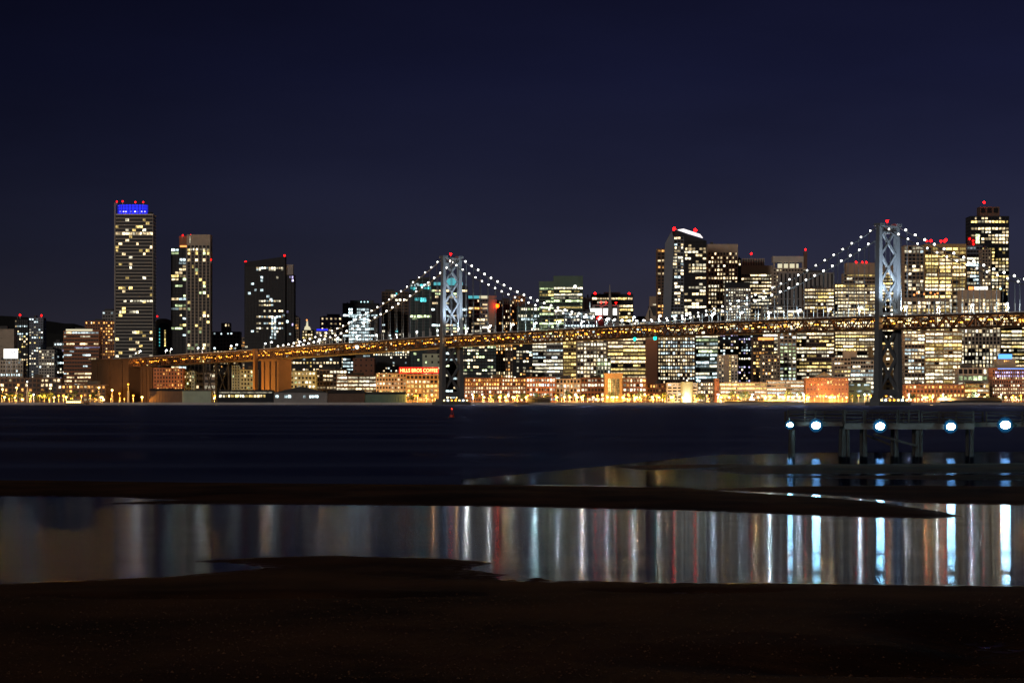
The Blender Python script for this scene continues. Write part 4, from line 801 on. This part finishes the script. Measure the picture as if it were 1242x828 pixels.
# decks and chords
for nm, dz, th in (('upper_deck', -.2, 1.3), ('lower_deck', -TR+.9, 1.2)):
    q = MB(); 
    for i in range(0, ns, 2):
        a, b_ = st(i), st(min(ns, i+2)); za, zb = ztop(a)+dz, ztop(b_)+dz
        v = [PT(a, -HS+.8, za-th), PT(a, HS-.8, za-th), PT(b_, HS-.8, zb-th), PT(b_, -HS+.8, zb-th), PT(a, -HS+.8, za), PT(a, HS-.8, za), PT(b_, HS-.8, zb), PT(b_, -HS+.8, zb)]
        q.add(v, [(0,3,2,1),(4,5,6,7),(0,1,5,4),(1,2,6,5),(2,3,7,6),(3,0,4,7)])
    q.build(nm, M['deck'], bridge)
def segs(): return [(S0, 0, 'side'), (0, SPAN, 'main'), (SPAN, 1038, 'side'), (1038, S1, 'approach')]
for a, b_, _n in segs():
    i0, i1 = round((a-S0)/PL), round((b_-S0)/PL)
    for sgn in (1, -1):
        q = MB()
        for i in range(i0, i1):
            s0, s1 = st(i), st(i+1); t0, t1 = ztop(s0), ztop(s1)
            q.bar(PT(s0, sgn*HS, t0-.6), PT(s1, sgn*HS, t1-.6), 1.1, 1.9); q.bar(PT(s0, sgn*HS, t0-TR+.5), PT(s1, sgn*HS, t1-TR+.5), 1.1, 1.3)
            q.bar(PT(s0, sgn*HS, t0-1.2), PT(s0, sgn*HS, t0-TR+.9), .7)
            if i % 2: q.bar(PT(s0, sgn*HS, t0-1.4), PT(s1, sgn*HS, t1-TR+1.0), .95)
            else: q.bar(PT(s0, sgn*HS, t0-TR+1.0), PT(s1, sgn*HS, t1-1.4), .95)
        q.build('truss', M['sodium_steel'], bridge)
    q = MB()      # upper parapet railing
    for sgn in (1, -1):
        q = MB()
        for i in range(i0, i1):
            s0, s1 = st(i), st(i+1)
            q.bar(PT(s0, sgn*(HS-.9), ztop(s0)+.95), PT(s1, sgn*(HS-.9), ztop(s1)+.95), .35, .75)
            q.bar(PT(s0, sgn*(HS-.9), ztop(s0)-.2), PT(s0, sgn*(HS-.9), ztop(s0)+.6), .3)
        q.build('railing', M['trail_wall'], bridge)
# lower deck sodium fittings, in clusters as seen
allp = MB(); lampn = 0
for i in range(ns):
    s_ = st(i)+PL/2
    if s_ < -330: continue
    for c_, dz in ((-3, -3.2), (4.5, -4.2)):
        if R.random() < .38: continue
        q = MB(); p = PT(s_+R.uniform(-2, 2), c_, ztop(s_)+dz-R.uniform(0, 2.6)); col = 'gold' if R.random() < .6 else 'amber'
        d = BD*R.uniform(1.2, 2.8); pz = Vector(p)
        q.bar(pz-d, pz+d, 1.0, .7)
        if lampn < 98: q.build('deck_lamp', E[col], bridge); lampn += 1
        else: allp.add(q.v, q.f, 0)
o = allp.build('deck_lamp', E['amber'], bridge); o['kind'] = 'stuff'
for s_ in range(-320, 1450, 45): light('POINT', 9000, (1, .42, .10), PT(s_, 3, ztop(s_)-4.6), bridge)
# towers
def tower(s0):
    r = bpy.data.objects.new('tower', None); COL.objects.link(r); r.parent = bridge; r.location = PT(s0)
    def tp(c, z, a=0): return tuple(BC*c+BD*a+Vector((0, 0, z)))
    def spl(z): return HS+.3+max(0, (150-z))*.012     # legs spread slightly downward
    for sgn in (1, -1):
        q = MB(); zs = [4, 30, 66, 110, 158]
        for k_ in range(4):
            z0, z1 = zs[k_], zs[k_+1]; w0 = 5.2-z0*.010; w1 = 5.2-z1*.010
            vs = []
            for z_, w_ in ((z0, w0), (z1, w1)):
                for i, j in ((-1,-1),(1,-1),(1,1),(-1,1)): vs.append(tp(sgn*spl(z_)+i*w_/2, z_, j*w_*.62))
            q.add(vs, [(0,3,2,1),(4,5,6,7),(0,1,5,4),(1,2,6,5),(2,3,7,6),(3,0,4,7)])
        q.build('leg', M['steel'], r)
        q = MB(); q.plan([(Vector(tp(sgn*spl(158)+i, 0, j)).x, Vector(tp(sgn*spl(158)+i, 0, j)).y) for i, j in ((-2.9,-4),(2.9,-4),(2.9,4),(-2.9,4))], 158, 160.4); q.build('saddle', M['steel'], r)
    def xb(z0, z1, wd=2.0):
        q = MB(); q.bar(tp(-spl(z0)+2, z0), tp(spl(z1)-2, z1), wd, 2.0, up=tuple(BC)); q.build('cross_brace', M['steel'], r)
        q = MB(); q.bar(tp(spl(z0)-2, z0), tp(-spl(z1)+2, z1), wd*.98, 1.9, up=tuple(BC)); q.build('cross_brace', M['steel'], r)
    for z0, z1 in ((86, 109.5), (109.5, 133), (133, 154)): xb(z0, z1, 2.1)
    for z0, z1 in ((41, 66), (14.5, 41)): xb(z0, z1, 2.9)
    q = MB()                                           # top portal: two beams and short posts
    q.bar(tp(-HS+1.6, 157.6), tp(HS-1.6, 157.6), 5, 1.8); q.bar(tp(-HS+1.6, 152.4), tp(HS-1.6, 152.4), 5, 1.6)
    for k_ in range(5): c_ = -HS+3+k_*3.5; q.bar(tp(c_, 153), tp(c_, 157), 3, .9)
    q.build('portal', M['steel'], r)
    q = MB(); q.bar(tp(-spl(82)+2, 81), tp(spl(82)-2, 81), 4, 1.8); q.bar(tp(-spl(12)+2, 11.5), tp(spl(12)-2, 11.5), 5, 5.4); q.build('strut', M['steel'], r)
    q = MB(); q.plan([tp(i, 0, j)[:2] for i, j in ((-19,-9),(19,-9),(21,0),(19,9),(-19,9),(-21,0))], -3, 3.4); q.plan([tp(i, 0, j)[:2] for i, j in ((-15.5,-7),(15.5,-7),(15.5,7),(-15.5,7))], 3.4, 6.5); q.build('pier_base', M['steel'], r)
    q = MB(); q.ball(tp(1, 162.6), 1.1); bo = q.build('beacon', E['red'], r); q = MB(); q.bar(tp(1, 158.5), tp(1, 161.5), .4); q.build('bracket', M['metal'], bo)
    for k_ in range(7):
        c_ = -15+k_*5; q = MB(); q.ball(tp(c_+0, 4.9, -8), .8); q.build('fender_lamp', E[('gold', 'street', 'gold', 'amber', 'amber', 'street', 'gold')[k_]], r)
    # floodlights on the deck aimed up the shafts
    zb = ztop(s0)+1.5
    for sgn in (1, -1):
        for a in (-14, 14):
            q = MB(); bx = tp(sgn*(HS-1.5), zb, a); q.ball(bx, .75, (1, 1, .7)); q.build('floodlight', E['street'], r)
            light('SPOT', 105000, (.78, .9, 1), Vector(bx)+Vector((0, 0, 1.4)), r, aim=tp(sgn*2, 140, 0), spot=50)
    for sgn in (1, -1): light('SPOT', 220000, (.78, .9, 1), tp(sgn*4+16, zb+1, -34), r, aim=tp(0, 118, 0), spot=62)
    return r
tower(0); tower(SPAN)
# cables, bulbs, suspenders
bulbs = []; susp = []
def cz(s):
    if 0 <= s <= SPAN:
        t = (s-SPAN/2)/(SPAN/2); zm = ztop(SPAN/2)+3.5; return zm+(158.5-zm)*t*t
    if s > SPAN:
        t = (s-SPAN)/354; z1 = ztop(1038)+1.5; return 158.5+(z1-158.5)*t-18*4*t*(1-t)
    t = -s/354; z1 = ztop(-354)+1.5; return 158.5+(z1-158.5)*t-18*4*t*(1-t)
for sgn in (1, -1):
    for a, b_ in ((-354, 0), (0, SPAN), (SPAN, SPAN+354)):
        q = MB(); n = 60
        for k_ in range(n):
            s0, s1 = a+(b_-a)*k_/n, a+(b_-a)*(k_+1)/n; q.bar(PT(s0, sgn*HS, cz(s0)), PT(s1, sgn*HS, cz(s1)), .75, .75)
        q.build('main_cable', M['steel'], bridge)
    s_ = -348
    while s_ < SPAN+350:
        if not (abs(s_) < 4 or abs(s_-SPAN) < 4): bulbs.append((s_, sgn))
        s_ += 12.0
    s_ = -342
    while s_ < SPAN+345:
        if min(abs(s_), abs(s_-SPAN)) > 6 and cz(s_)-ztop(s_) > 2: susp.append((s_, sgn))
        s_ += 9.12*1.5
key = lambda t: (t[0] < -240, -t[1], abs(t[0]-300))
bulbs.sort(key=key); susp.sort(key=key)
bm_ball = MB(); bm_ball.ball((0, 0, 0), .8); ballme = bm_ball.mesh('cable_light', E['cable'])
rest = MB()
for k_, (s_, g_) in enumerate(bulbs):
    p = PT(s_, g_*HS, cz(s_)+1.2)
    if k_ < 98: o = bpy.data.objects.new('cable_light', ballme); COL.objects.link(o); o.parent = bridge; o.location = p
    else: rest.ball(p, 1.0)
if rest.v: o = rest.build('cable_light', E['cable'], bridge); o['kind'] = 'stuff'
rest = MB()
for k_, (s_, g_) in enumerate(susp):
    q = MB(); 
    for d in (-.35, .35): q.bar(PT(s_+d, g_*HS, ztop(s_)), PT(s_+d, g_*HS, cz(s_)), .2)
    q.bar(PT(s_, g_*HS, ztop(s_)-.5), PT(s_, g_*HS, min(cz(s_), ztop(s_)+R.uniform(7, 11))), .9, .5, mi=1)  # wide pale lower length imitates the part lit by deck lamps
    if k_ < 98: q.build('suspender', [M['steel'], M['lit_foot']], bridge)
    else:
        for v4, m4 in ((0, 0), (8, 0), (16, 1)): rest.add(q.v[v4:v4+8], [tuple(i-v4 for i in f) for f in q.f if v4 <= f[0] < v4+8], m4)
if rest.v: o = rest.build('suspender', [M['steel'], M['lit_foot']], bridge); o['kind'] = 'stuff'
# green navigation lights at mid span and cyan work lights
for px, c_ in ((779, 0), (804, 0)):
    s_ = min(range(0, 684, 2), key=lambda s: abs((X(1077,2500)+BD.x*s)/(2500+BD.y*s)*F+CXP-px)); q = MB(); q.ball(PT(s_, HS, ztop(s_)-TR-1.6), 1.6); q.build('navigation_light', E['teal'], bridge)
def s_at(px, c=0):
    t = (px-CXP)/F; p = W3+BC*c
    return (t*p.y-p.x)/(BD.x-t*BD.y)
q = MB(); q.ball(PT(s_at(443), HS+.8, ztop(s_at(443))-5), 1.9); q.build('work_light', E['cyan'], bridge)
# concrete piers of the left side
def cpier(part, s0, hl, hw, z1, m='anchor', fl=3):
    q = MB(); q.plan([PT(s0+i, j)[:2] for i, j in ((-hl,-hw),(hl,-hw),(hl,hw),(-hl,hw))][::-1], ZG-1, z1)
    for i in (-hl*.66, 0, hl*.66): q.plan([PT(s0+i+a, j)[:2] for a, j in ((-2,hw),(2,hw),(2,hw+1.4),(-2,hw+1.4))], ZG-1, z1-2)
    q.plan([PT(s0+i, j)[:2] for i, j in ((-hl-1,-hw-1),(hl+1,-hw-1),(hl+1,hw+2),(-hl-1,hw+2))][::-1], z1, z1+1.5)
    return q.build(part, M[m], bridge)
s1_ = s_at(328, 8); cpier('pier', s1_, 20, 9, ztop(s1_)-TR-1.6)
q = MB(); sp_ = s_at(311.5, 11); q.plan([PT(sp_+i, j)[:2] for i, j in ((-2.2,10.8),(2.2,10.8),(2.2,15),(-2.2,15))], ZG-1, ztop(sp_)+1.5); q.build('pylon', M['anchor'], bridge)
s2_ = s_at(178, 8); cpier('pier', s2_, 15, 9, ztop(s2_)-TR-1.6)
s3_ = s_at(146, 8); cpier('anchorage', s3_+20, 52, 13, ztop(s3_)-1.5)
q = MB(); sb = s_at(262)
for a in (-16, 16):
    for c_ in (-9, 9): q.bar(PT(sb+a, c_, ZG), PT(sb+a*.9, c_, ztop(sb)-TR), 1.6)
for c_ in (-9, 9):
    q.bar(PT(sb-16, c_, ZG+2), PT(sb+15, c_, ztop(sb)-TR-1), 1.1); q.bar(PT(sb+16, c_, ZG+2), PT(sb-15, c_, ztop(sb)-TR-1), 1.1)
q.build('steel_bent', M['dark'], bridge)
# warm floods on the concrete piers, and the truss side
for px in (150, 182, 326): s_ = s_at(px, 8); light('SPOT', 60000, (1, .5, .15), PT(s_-10, 60, 6), bridge, aim=PT(s_, 9, 30), spot=85)

# ---- street lamps on the upper deck
def lamp_proto(name, hgt, arm, m, r, label, cat, grp):
    root = empty(name, (0, 0, 0), label, cat, grp); q = MB(); q.tube((0, 0, 0), (0, 0, hgt), .28, 6, .16); q.build('pole', M['metal'], root)
    if arm:
        q = MB(); q.tube((0, 0, hgt-.1), (arm, -.2, hgt+.35), .15, 6); q.build('arm', M['metal'], root)
    q = MB(); q.ball((arm, -.2, hgt+.1), r, (1, 1, .75)); q.build('lamp_head', E[m], root); return root
first = lamp_proto('bridge_lamp', 8.6, 1.4, 'street', 1.15, 'x', 'street lamp', 'street lamps along the upper deck of the bridge')
small = lamp_proto('bridge_lamp', 7.4, 1.2, 'street', .7, 'x', 'street lamp', 'street lamps along the upper deck of the bridge')
lamps = []; s_ = -300.0; k_ = 0
while s_ < 1430:
    lamps.append(s_); s_ += 41
def where(s_):
    if s_ < 0: return 'right of the near tower', s_ < 0
    if s_ < SPAN/2: return 'right half of main span', 1
    if s_ < SPAN: return 'left half of main span', 1
    if s_ < 1040: return 'left of the far tower', 1
    return 'beyond the brown pier', 1
cnt = {}
used = {id(first): 0, id(small): 0}
order = sorted([s for s in lamps if s < 342], key=lambda s: abs(s))+sorted([s for s in lamps if s >= 342], key=lambda s: abs(s-SPAN))
for k_, s_ in enumerate(order):
    ph = where(s_)[0]; cnt[ph] = cnt.get(ph, 0)+1
    pr = small if (k_ % 5 == 2) else first
    o = pr if not used[id(pr)] else copy_tree(pr); used[id(pr)] = 1
    sd = HS-2.2 if k_ % 2 else -HS+2.2
    o.location = Vector(PT(s_, sd, ztop(s_)-.2))+W3; o.rotation_euler = (0, 0, R.uniform(-.3, .3))
    o['label'] = '%s white bridge lamp from the tower, %s' % (ORD[cnt[ph]-1], ph)
    lo = light('POINT', R.choice((3500, 9000, 16000, 30000)) if s_ < 700 else 1800, R.choice(((.75, .93, 1), (.7, 1, .95), (1, .92, .78))), tuple(Vector(PT(s_, sd, ztop(s_)+7.2))+W3)); lo.parent = o; lo.location = (0.3, -.2, 6.4)
    lo.location = (0, -1.6, (7.4 if pr is first else 6.2))

# ---- cars on the upper deck
def car_proto(paint):
    root = empty('car', (0, 0, 0), 'x', 'car', 'cars crossing the upper deck of the bridge')
    q = MB(); q.prism([(-2.2, .35), (2.2, .35), (2.25, .8), (1.2, .95), (-2.1, 1.0), (-2.25, .7)], -.88, .88); q.build('body', M[paint], root)
    q = MB(); q.prism([(-1.8, .98), (1.15, .95), (.45, 1.45), (-1.2, 1.48)], -.76, .76); q.build('cabin', M['glass'], root)
    for x in (-1.35, 1.4):
        for y in (-.8, .8): q = MB(); q.tube((x, y-.1, .33), (x, y+.1, .33), .33, 10); q.build('wheel', M['black'], root)
    for y in (-.62, .62):
        q = MB(); q.box(2.2, 2.32, y-.2, y+.2, .55, .78); q.build('headlight', E['head'], root)
        q = MB(); q.box(-2.35, -2.2, y-.2, y+.2, .6, .85); q.build('tail_light', E['tail'], root)
    return root
protos = [car_proto('carpaint'), car_proto('cardark')]; used = [0, 0]; cnt = {}
cars = []
s_ = -290
while s_ < 1400:
    s_ += R.uniform(14, 62)
    cars.append((s_, R.randrange(2), R.choice((-6.2, -2.6, 2.6, 6.2))))
for s_, t_, c_ in sorted(cars, key=lambda c: abs(c[0]) if c[0] < 342 else abs(c[0]-SPAN)+3000):
    pr = protos[t_]; o = copy_tree(pr) if used[t_] else pr; used[t_] = 1
    away = c_ < 0; d = BD if away else -BD
    o.location = Vector(PT(s_, c_, ztop(s_)-.2))+W3; o.rotation_euler = (0, 0, math.atan2(d.y, d.x))
    ph = where(s_)[0]; cnt[ph] = cnt.get(ph, 0)+1; i_ = cnt[ph]
    o['label'] = '%s car on the deck from the tower, %s' % (ORD[i_-1] if i_ <= 30 else 'last', ph)
for t_ in (0, 1): pass

# ================================================================== WATERFRONT LAMPS AND TREES
def lmk(px):
    for a, b_, t in LAND:
        if a <= px <= b_: return t
    return 'the quay %s' % ('far left' if px < 190 else 'left of the far tower' if px < 548 else 'between both towers' if px < 1077 else 'far right')
sod = lamp_proto('street_lamp', 8, 0, 'amber', 1.15, 'x', 'street lamp', 'amber street lamps along the waterfront')
gol = lamp_proto('street_lamp', 6.2, 0, 'gold', 1.45, 'x', 'street lamp', 'amber street lamps along the waterfront')
wht = lamp_proto('street_lamp', 9.5, 0, 'street', .85, 'x', 'street lamp', 'amber street lamps along the waterfront')
dim = lamp_proto('street_lamp', 4.6, 0, 'amber', .6, 'x', 'street lamp', 'amber street lamps along the waterfront')
PR = [sod, gol, wht, dim]; nm = ['tall amber', 'golden', 'white', 'low amber']; used = [0]*4; cnt = {}
px = 2.0; spots = []   # lamps stand closer together downtown
while px < 1252:
    dense = .82
    if 180 < px < 480: dense = 2.4
    if 690 < px < 800 or 860 < px < 1030: dense = .55
    D = R.uniform(3330, 3440) if 180 < px < 500 else R.choice((R.uniform(3262, 3290), R.uniform(3325, 3430), R.uniform(3325, 3430)))
    spots.append((px, D)); px += dense*R.choice((1.8, 2.5, 4, 7, 9, 13))
for px, D in spots:
    t_ = R.choices([0, 1, 2, 3], [4, 4, 1, 3])[0]; pr = PR[t_]
    o = copy_tree(pr) if used[t_] else pr; used[t_] = 1; o.location = (X(px, D), D, ZG); o.scale[2] = R.uniform(.8, 1.35)
    # keep heads round: scale the pole only
    zs = o.scale[2]; o.scale[2] = 1
    k_ = nm[t_]+lmk(px); cnt[k_] = cnt.get(k_, 0)+1
    o['label'] = '%s %s street lamp from left before %s' % (ORD[min(29, cnt[k_]-1)], nm[t_], lmk(px))
    if R.random() < .8:
        l = light('POINT', R.choice((6000, 12000, 26000, 60000)), (1, .44, .06) if t_ != 2 else (.9, .95, 1), (0, 0, 0)); l.parent = o; l.location = (0, -1.8, (8, 6.2, 9.5, 4.6)[t_]-.6)
# lamps further inland at the far left
for px, py, m_ in ((155.5, 466, 0), (3, 472, 1), (20, 470, 1), (61, 471, 1), (33, 463, 2), (120, 470, 1), (136, 473, 1), (145, 477, 0)):
    D = 3480; pr = PR[m_]; o = copy_tree(pr); o.location = (X(px, D), D, Z(py, D)-(8, 6.2, 9.5)[m_]); k_ = 'in'+nm[m_]; cnt[k_] = cnt.get(k_, 0)+1
    gz = o.location.z-ZG
    if gz > .5:
        q = MB(); q.box(-1.2, 1.2, -1.2, 1.2, -gz, 0); q.build('footing', M['grey'], o)
    o['label'] = '%s %s street lamp from left on the raised far left road' % (ORD[cnt[k_]-1], nm[m_])
# trees
def tree_proto(seed, hgt, wd):
    r_ = random.Random(seed); root = empty('tree', (0, 0, 0), 'x', 'tree', 'trees along the waterfront'); q = MB()
    q.tube((0, 0, -.2), (0, 0, hgt*.45), .35, 7, .2)
    for k in range(5): a = r_.uniform(0, 6.3); q.tube((0, 0, hgt*.4), (math.cos(a)*wd*.3, math.sin(a)*wd*.3, hgt*.72), .15, 5, .06)
    q.build('trunk', M['bark'], root); q = MB()
    cl = [(r_.gauss(0, wd*.22), r_.gauss(0, wd*.22), hgt*r_.uniform(.45, .95), r_.uniform(.12, .22)*wd) for _ in range(16)]
    for cx, cy, cz_, cr_ in cl:
        for _ in range(70):
            v = Vector((r_.gauss(0, 1), r_.gauss(0, 1), r_.gauss(0, .8))).normalized()*cr_*r_.uniform(.6, 1.1); c = Vector((cx, cy, cz_))+v
            a = Vector((r_.gauss(0, 1), r_.gauss(0, 1), r_.gauss(0, 1))).normalized(); b2 = a.orthogonal().normalized(); s_ = r_.uniform(.25, .5)
            q.add([tuple(c-a*s_), tuple(c+b2*s_*.6), tuple(c+a*s_), tuple(c-b2*s_*.6)], [(0, 1, 2, 3)])
    q.build('crown', M['leaf'], root); return root
TP = [tree_proto(1, 11, 9), tree_proto(2, 9, 8), tree_proto(3, 13, 10)]; used = [0]*3; cnt = {}
tpx = [4, 14, 24, 38, 41, 45, 52, 60, 66, 90, 116, 244, 300, 318, 349, 455, 500, 576, 600, 612, 634, 650, 664, 690, 708, 742, 768, 775, 789, 806, 817, 847, 852, 876, 890, 902, 906, 940, 958, 970, 1032, 1106, 1124, 1146, 1180, 1198, 1214, 1236]
for px in tpx:
    t_ = R.randrange(3); pr = TP[t_]; o = copy_tree(pr) if used[t_] else pr; used[t_] = 1; D = R.uniform(3335, 3425)
    o.location = (X(px, D), D, ZG); o.rotation_euler = (0, 0, R.uniform(0, 6)); s_ = R.uniform(.8, 1.15); o.scale = (s_,)*3
    k_ = lmk(px); cnt[k_] = cnt.get(k_, 0)+1; o['label'] = '%s leafy tree from left before %s' % (ORD[cnt[k_]-1], k_)
# ferry and buoy
fr = empty('ferry', (X(91, 3235), 3235, 0), 'small ferry with a row of yellow cabin lights moored at the far left', 'ferry')
q = MB(); q.plan([(-11.5, -2.6), (9, -2.8), (12.5, 0), (9, 2.8), (-11.5, 2.6)], -.3, 1.7); q.build('hull', M['grey'], fr)
q = MB(); q.box(-10, 7.5, -2.1, 2.1, 1.7, 4.4); q.box(-2, 6, -1.7, 1.7, 4.4, 6.2); q.build('cabin', M['white'], fr)
for k_ in range(8): q = MB(); q.box(-9.5+k_*2.1, -7.9+k_*2.1, -2.25, -2.12, 2.5, 3.8); q.build('window', E['gold'], fr)
q = MB(); q.tube((0, 0, 6.2), (0, 0, 9), .12); q.build('mast', M['metal'], fr)
D = 640; bu = empty('buoy', (X(548, D), D, 0), 'red channel buoy with a red light on the dark water below the far tower', 'buoy')
q = MB(); q.tube((0, 0, -.2), (0, 0, .55), .55, 14, .5); q.build('float', M['buoy'], bu); q = MB()
for k_ in range(3): a = k_*2.1; q.tube((.42*math.cos(a), .42*math.sin(a), .5), (.08*math.cos(a), .08*math.sin(a), 1.8), .05)
q.build('cage', M['buoy'], bu); q = MB(); q.ball((0, 0, 1.9), .17); q.build('lantern', emis('dim red lantern', (1, .06, .02), 2.5), bu)

# ================================================================== TIMBER PIER WITH FLOODLIGHTS
PD = 180.0; mpp = PD/F
def px_(p, D=PD): return X(p, D)
pier = empty('pier', (px_(1100), PD, 0), 'timber pier on posts with white floodlights, right foreground', 'pier')
ox = px_(1100)
def PX(p): return px_(p)-ox
zd0, zd1, zr = Z(520.5, PD), Z(513.5, PD), Z(497.5, PD)
r0 = random.Random(11)
q = MB(); x = PX(1025)
while x < PX(1182): q.box(x, x+.19, -.1, 2.6, zd1, zd1+.06+r0.uniform(0, .015)); x += .205
q.build('deck_planks', M['wood'], pier)
q = MB(); x = PX(957)
while x < PX(1024.5): q.box(x, x+.19, .6, 2.6, zd1+.1, zd1+.16); x += .205
x = PX(1182.5)
while x < PX(1420): q.box(x, x+.19, 1.3, 3.0, zd1+.04, zd1+.1); x += .205
q.build('deck_planks', M['wood'], pier)
for x0_, x1_, y_, za, zb in ((1024, 1182, 0, zd0, zd1-.004), (1024, 1182, 2.3, zd0, zd1-.004), (957, 1024, .7, zd0+.2, zd1+.09), (1182, 1420, 1.4, zd0+.14, zd1+.03), (1182, 1420, 2.8, zd0+.14, zd1+.03)):
    q = MB(); q.box(PX(x0_)+.004, PX(x1_)-.004, y_, y_+.16, za, zb); q.build('beam', M['plank'], pier)
for p in (963, 1024.5, 1029, 1050, 1088, 1114, 1118, 1180, 1255, 1330):
    for y_ in (.3, 2.2):
        q = MB(); a = r0.uniform(-.05, .05); q.tube((PX(p)+a, y_, -.5), (PX(p), y_, zd0+.02), .135*r0.uniform(.8, 1.15), 10, .12); q.build('post', M['wood'], pier)
for a, b_ in ((1060, 1112), (1052, 1088)):
    q = MB(); q.bar((PX(a), 2.45 if a == 1052 else .1, zd0-.3), (PX(b_), 2.45 if a == 1052 else .1, .7), .07, .14); q.build('brace', M['wood'], pier)
def rail(x0_, x1_, ny, step, y_, z0, z1, vert=False):
    q = MB(); a, b_ = PX(x0_), PX(x1_)
    q.box(a, b_, y_-.05, y_+.05, z1-.06, z1)
    for k_ in range(ny): z = z0+(z1-z0)*(k_+.5)/(ny+.3); q.box(a, b_, y_-.02, y_+.02, z-.035, z+.035)
    x = a
    while x <= b_+.01: q.box(x-.05, x+.05, y_-.07, y_-.052+.12, z0-.2, z1+.03); x += (b_-a)/max(1, round((b_-a)/step))
    if vert:
        x = a
        while x < b_: q.box(x-.018, x+.018, y_-.04, y_-.022, z0, z1-.07); x += .22
    return q.build('railing', M['wood'], pier)
rail(957, 1024, 3, 1.5, .65, zd1+.16, zr); rail(1025, 1048, 3, 1.2, .1, zd1+.06, zr); rail(1050, 1089, 3, 1.9, .1, zd1+.06, zr+.02, True); rail(1090, 1115, 3, .65, .1, zd1+.06, zr+.02)
rail(1118.5, 1181, 4, 1.15, .1, zd1+.06, zr-.06); rail(957, 1200, 2, 2.4, 2.55, zd1+.1, zr-.1); rail(1201, 1420, 2, 2.2, 1.45, zd1+.08, zr-.1)
q = MB(); q.tube((PX(978), .9, zd1), (PX(978), .9, Z(495, PD)), .035); q.build('pole', M['metal'], pier)
flp = None
for k_, (p, py) in enumerate(((958, 515), (988.5, 515.5), (1066, 516.5), (1151.5, 517), (1217.5, 515))):
    lab = ('leftmost and smallest white floodlight hanging on the pier', 'second floodlight from the left on the pier, beside the thin white pole', 'middle floodlight on the pier above the diagonal brace',
           'fourth floodlight on the pier, under the four bar railing', 'rightmost floodlight on the pier, largest glow')[k_]
    f = empty('floodlight', (px_(p), PD-.55 if k_ else PD, Z(py, PD)), lab, 'floodlight', 'floodlights along the timber pier')
    rr = .16 if k_ == 0 else .245 if k_ < 4 else .28
    q = MB(); q.ball((0, -.10, 0), rr, (1.15, .5, .85)); q.build('lens', E['pier'], f)
    q = MB(); nn = 20
    for i in range(nn):          # shallow blue bowl round the lens, added to imitate the lamp's halo
        a0, a1 = i*math.tau/nn, (i+1)*math.tau/nn
        for (ra, ya), (rb, yb) in (((.5, .10), (1.4, .06)), ((1.4, .06), (1.8, .055)), ((1.8, .055), (1.8, .08)), ((1.8, .08), (.5, .2))):
            q.add([(rr*ra*math.cos(a0), ya, rr*ra*math.sin(a0)), (rr*ra*math.cos(a1), ya, rr*ra*math.sin(a1)), (rr*rb*math.cos(a1), yb, rr*rb*math.sin(a1)), (rr*rb*math.cos(a0), yb, rr*rb*math.sin(a0))], [(0, 1, 2, 3)])
    q.build('halo_dish', M['halo_dish'], f)
    q = MB(); q.bar((0, .18, 0), (0, .55, .1), .06); q.bar((0, .5, .1), (0, .5, .45), .06); q.build('bracket', M['metal'], f)
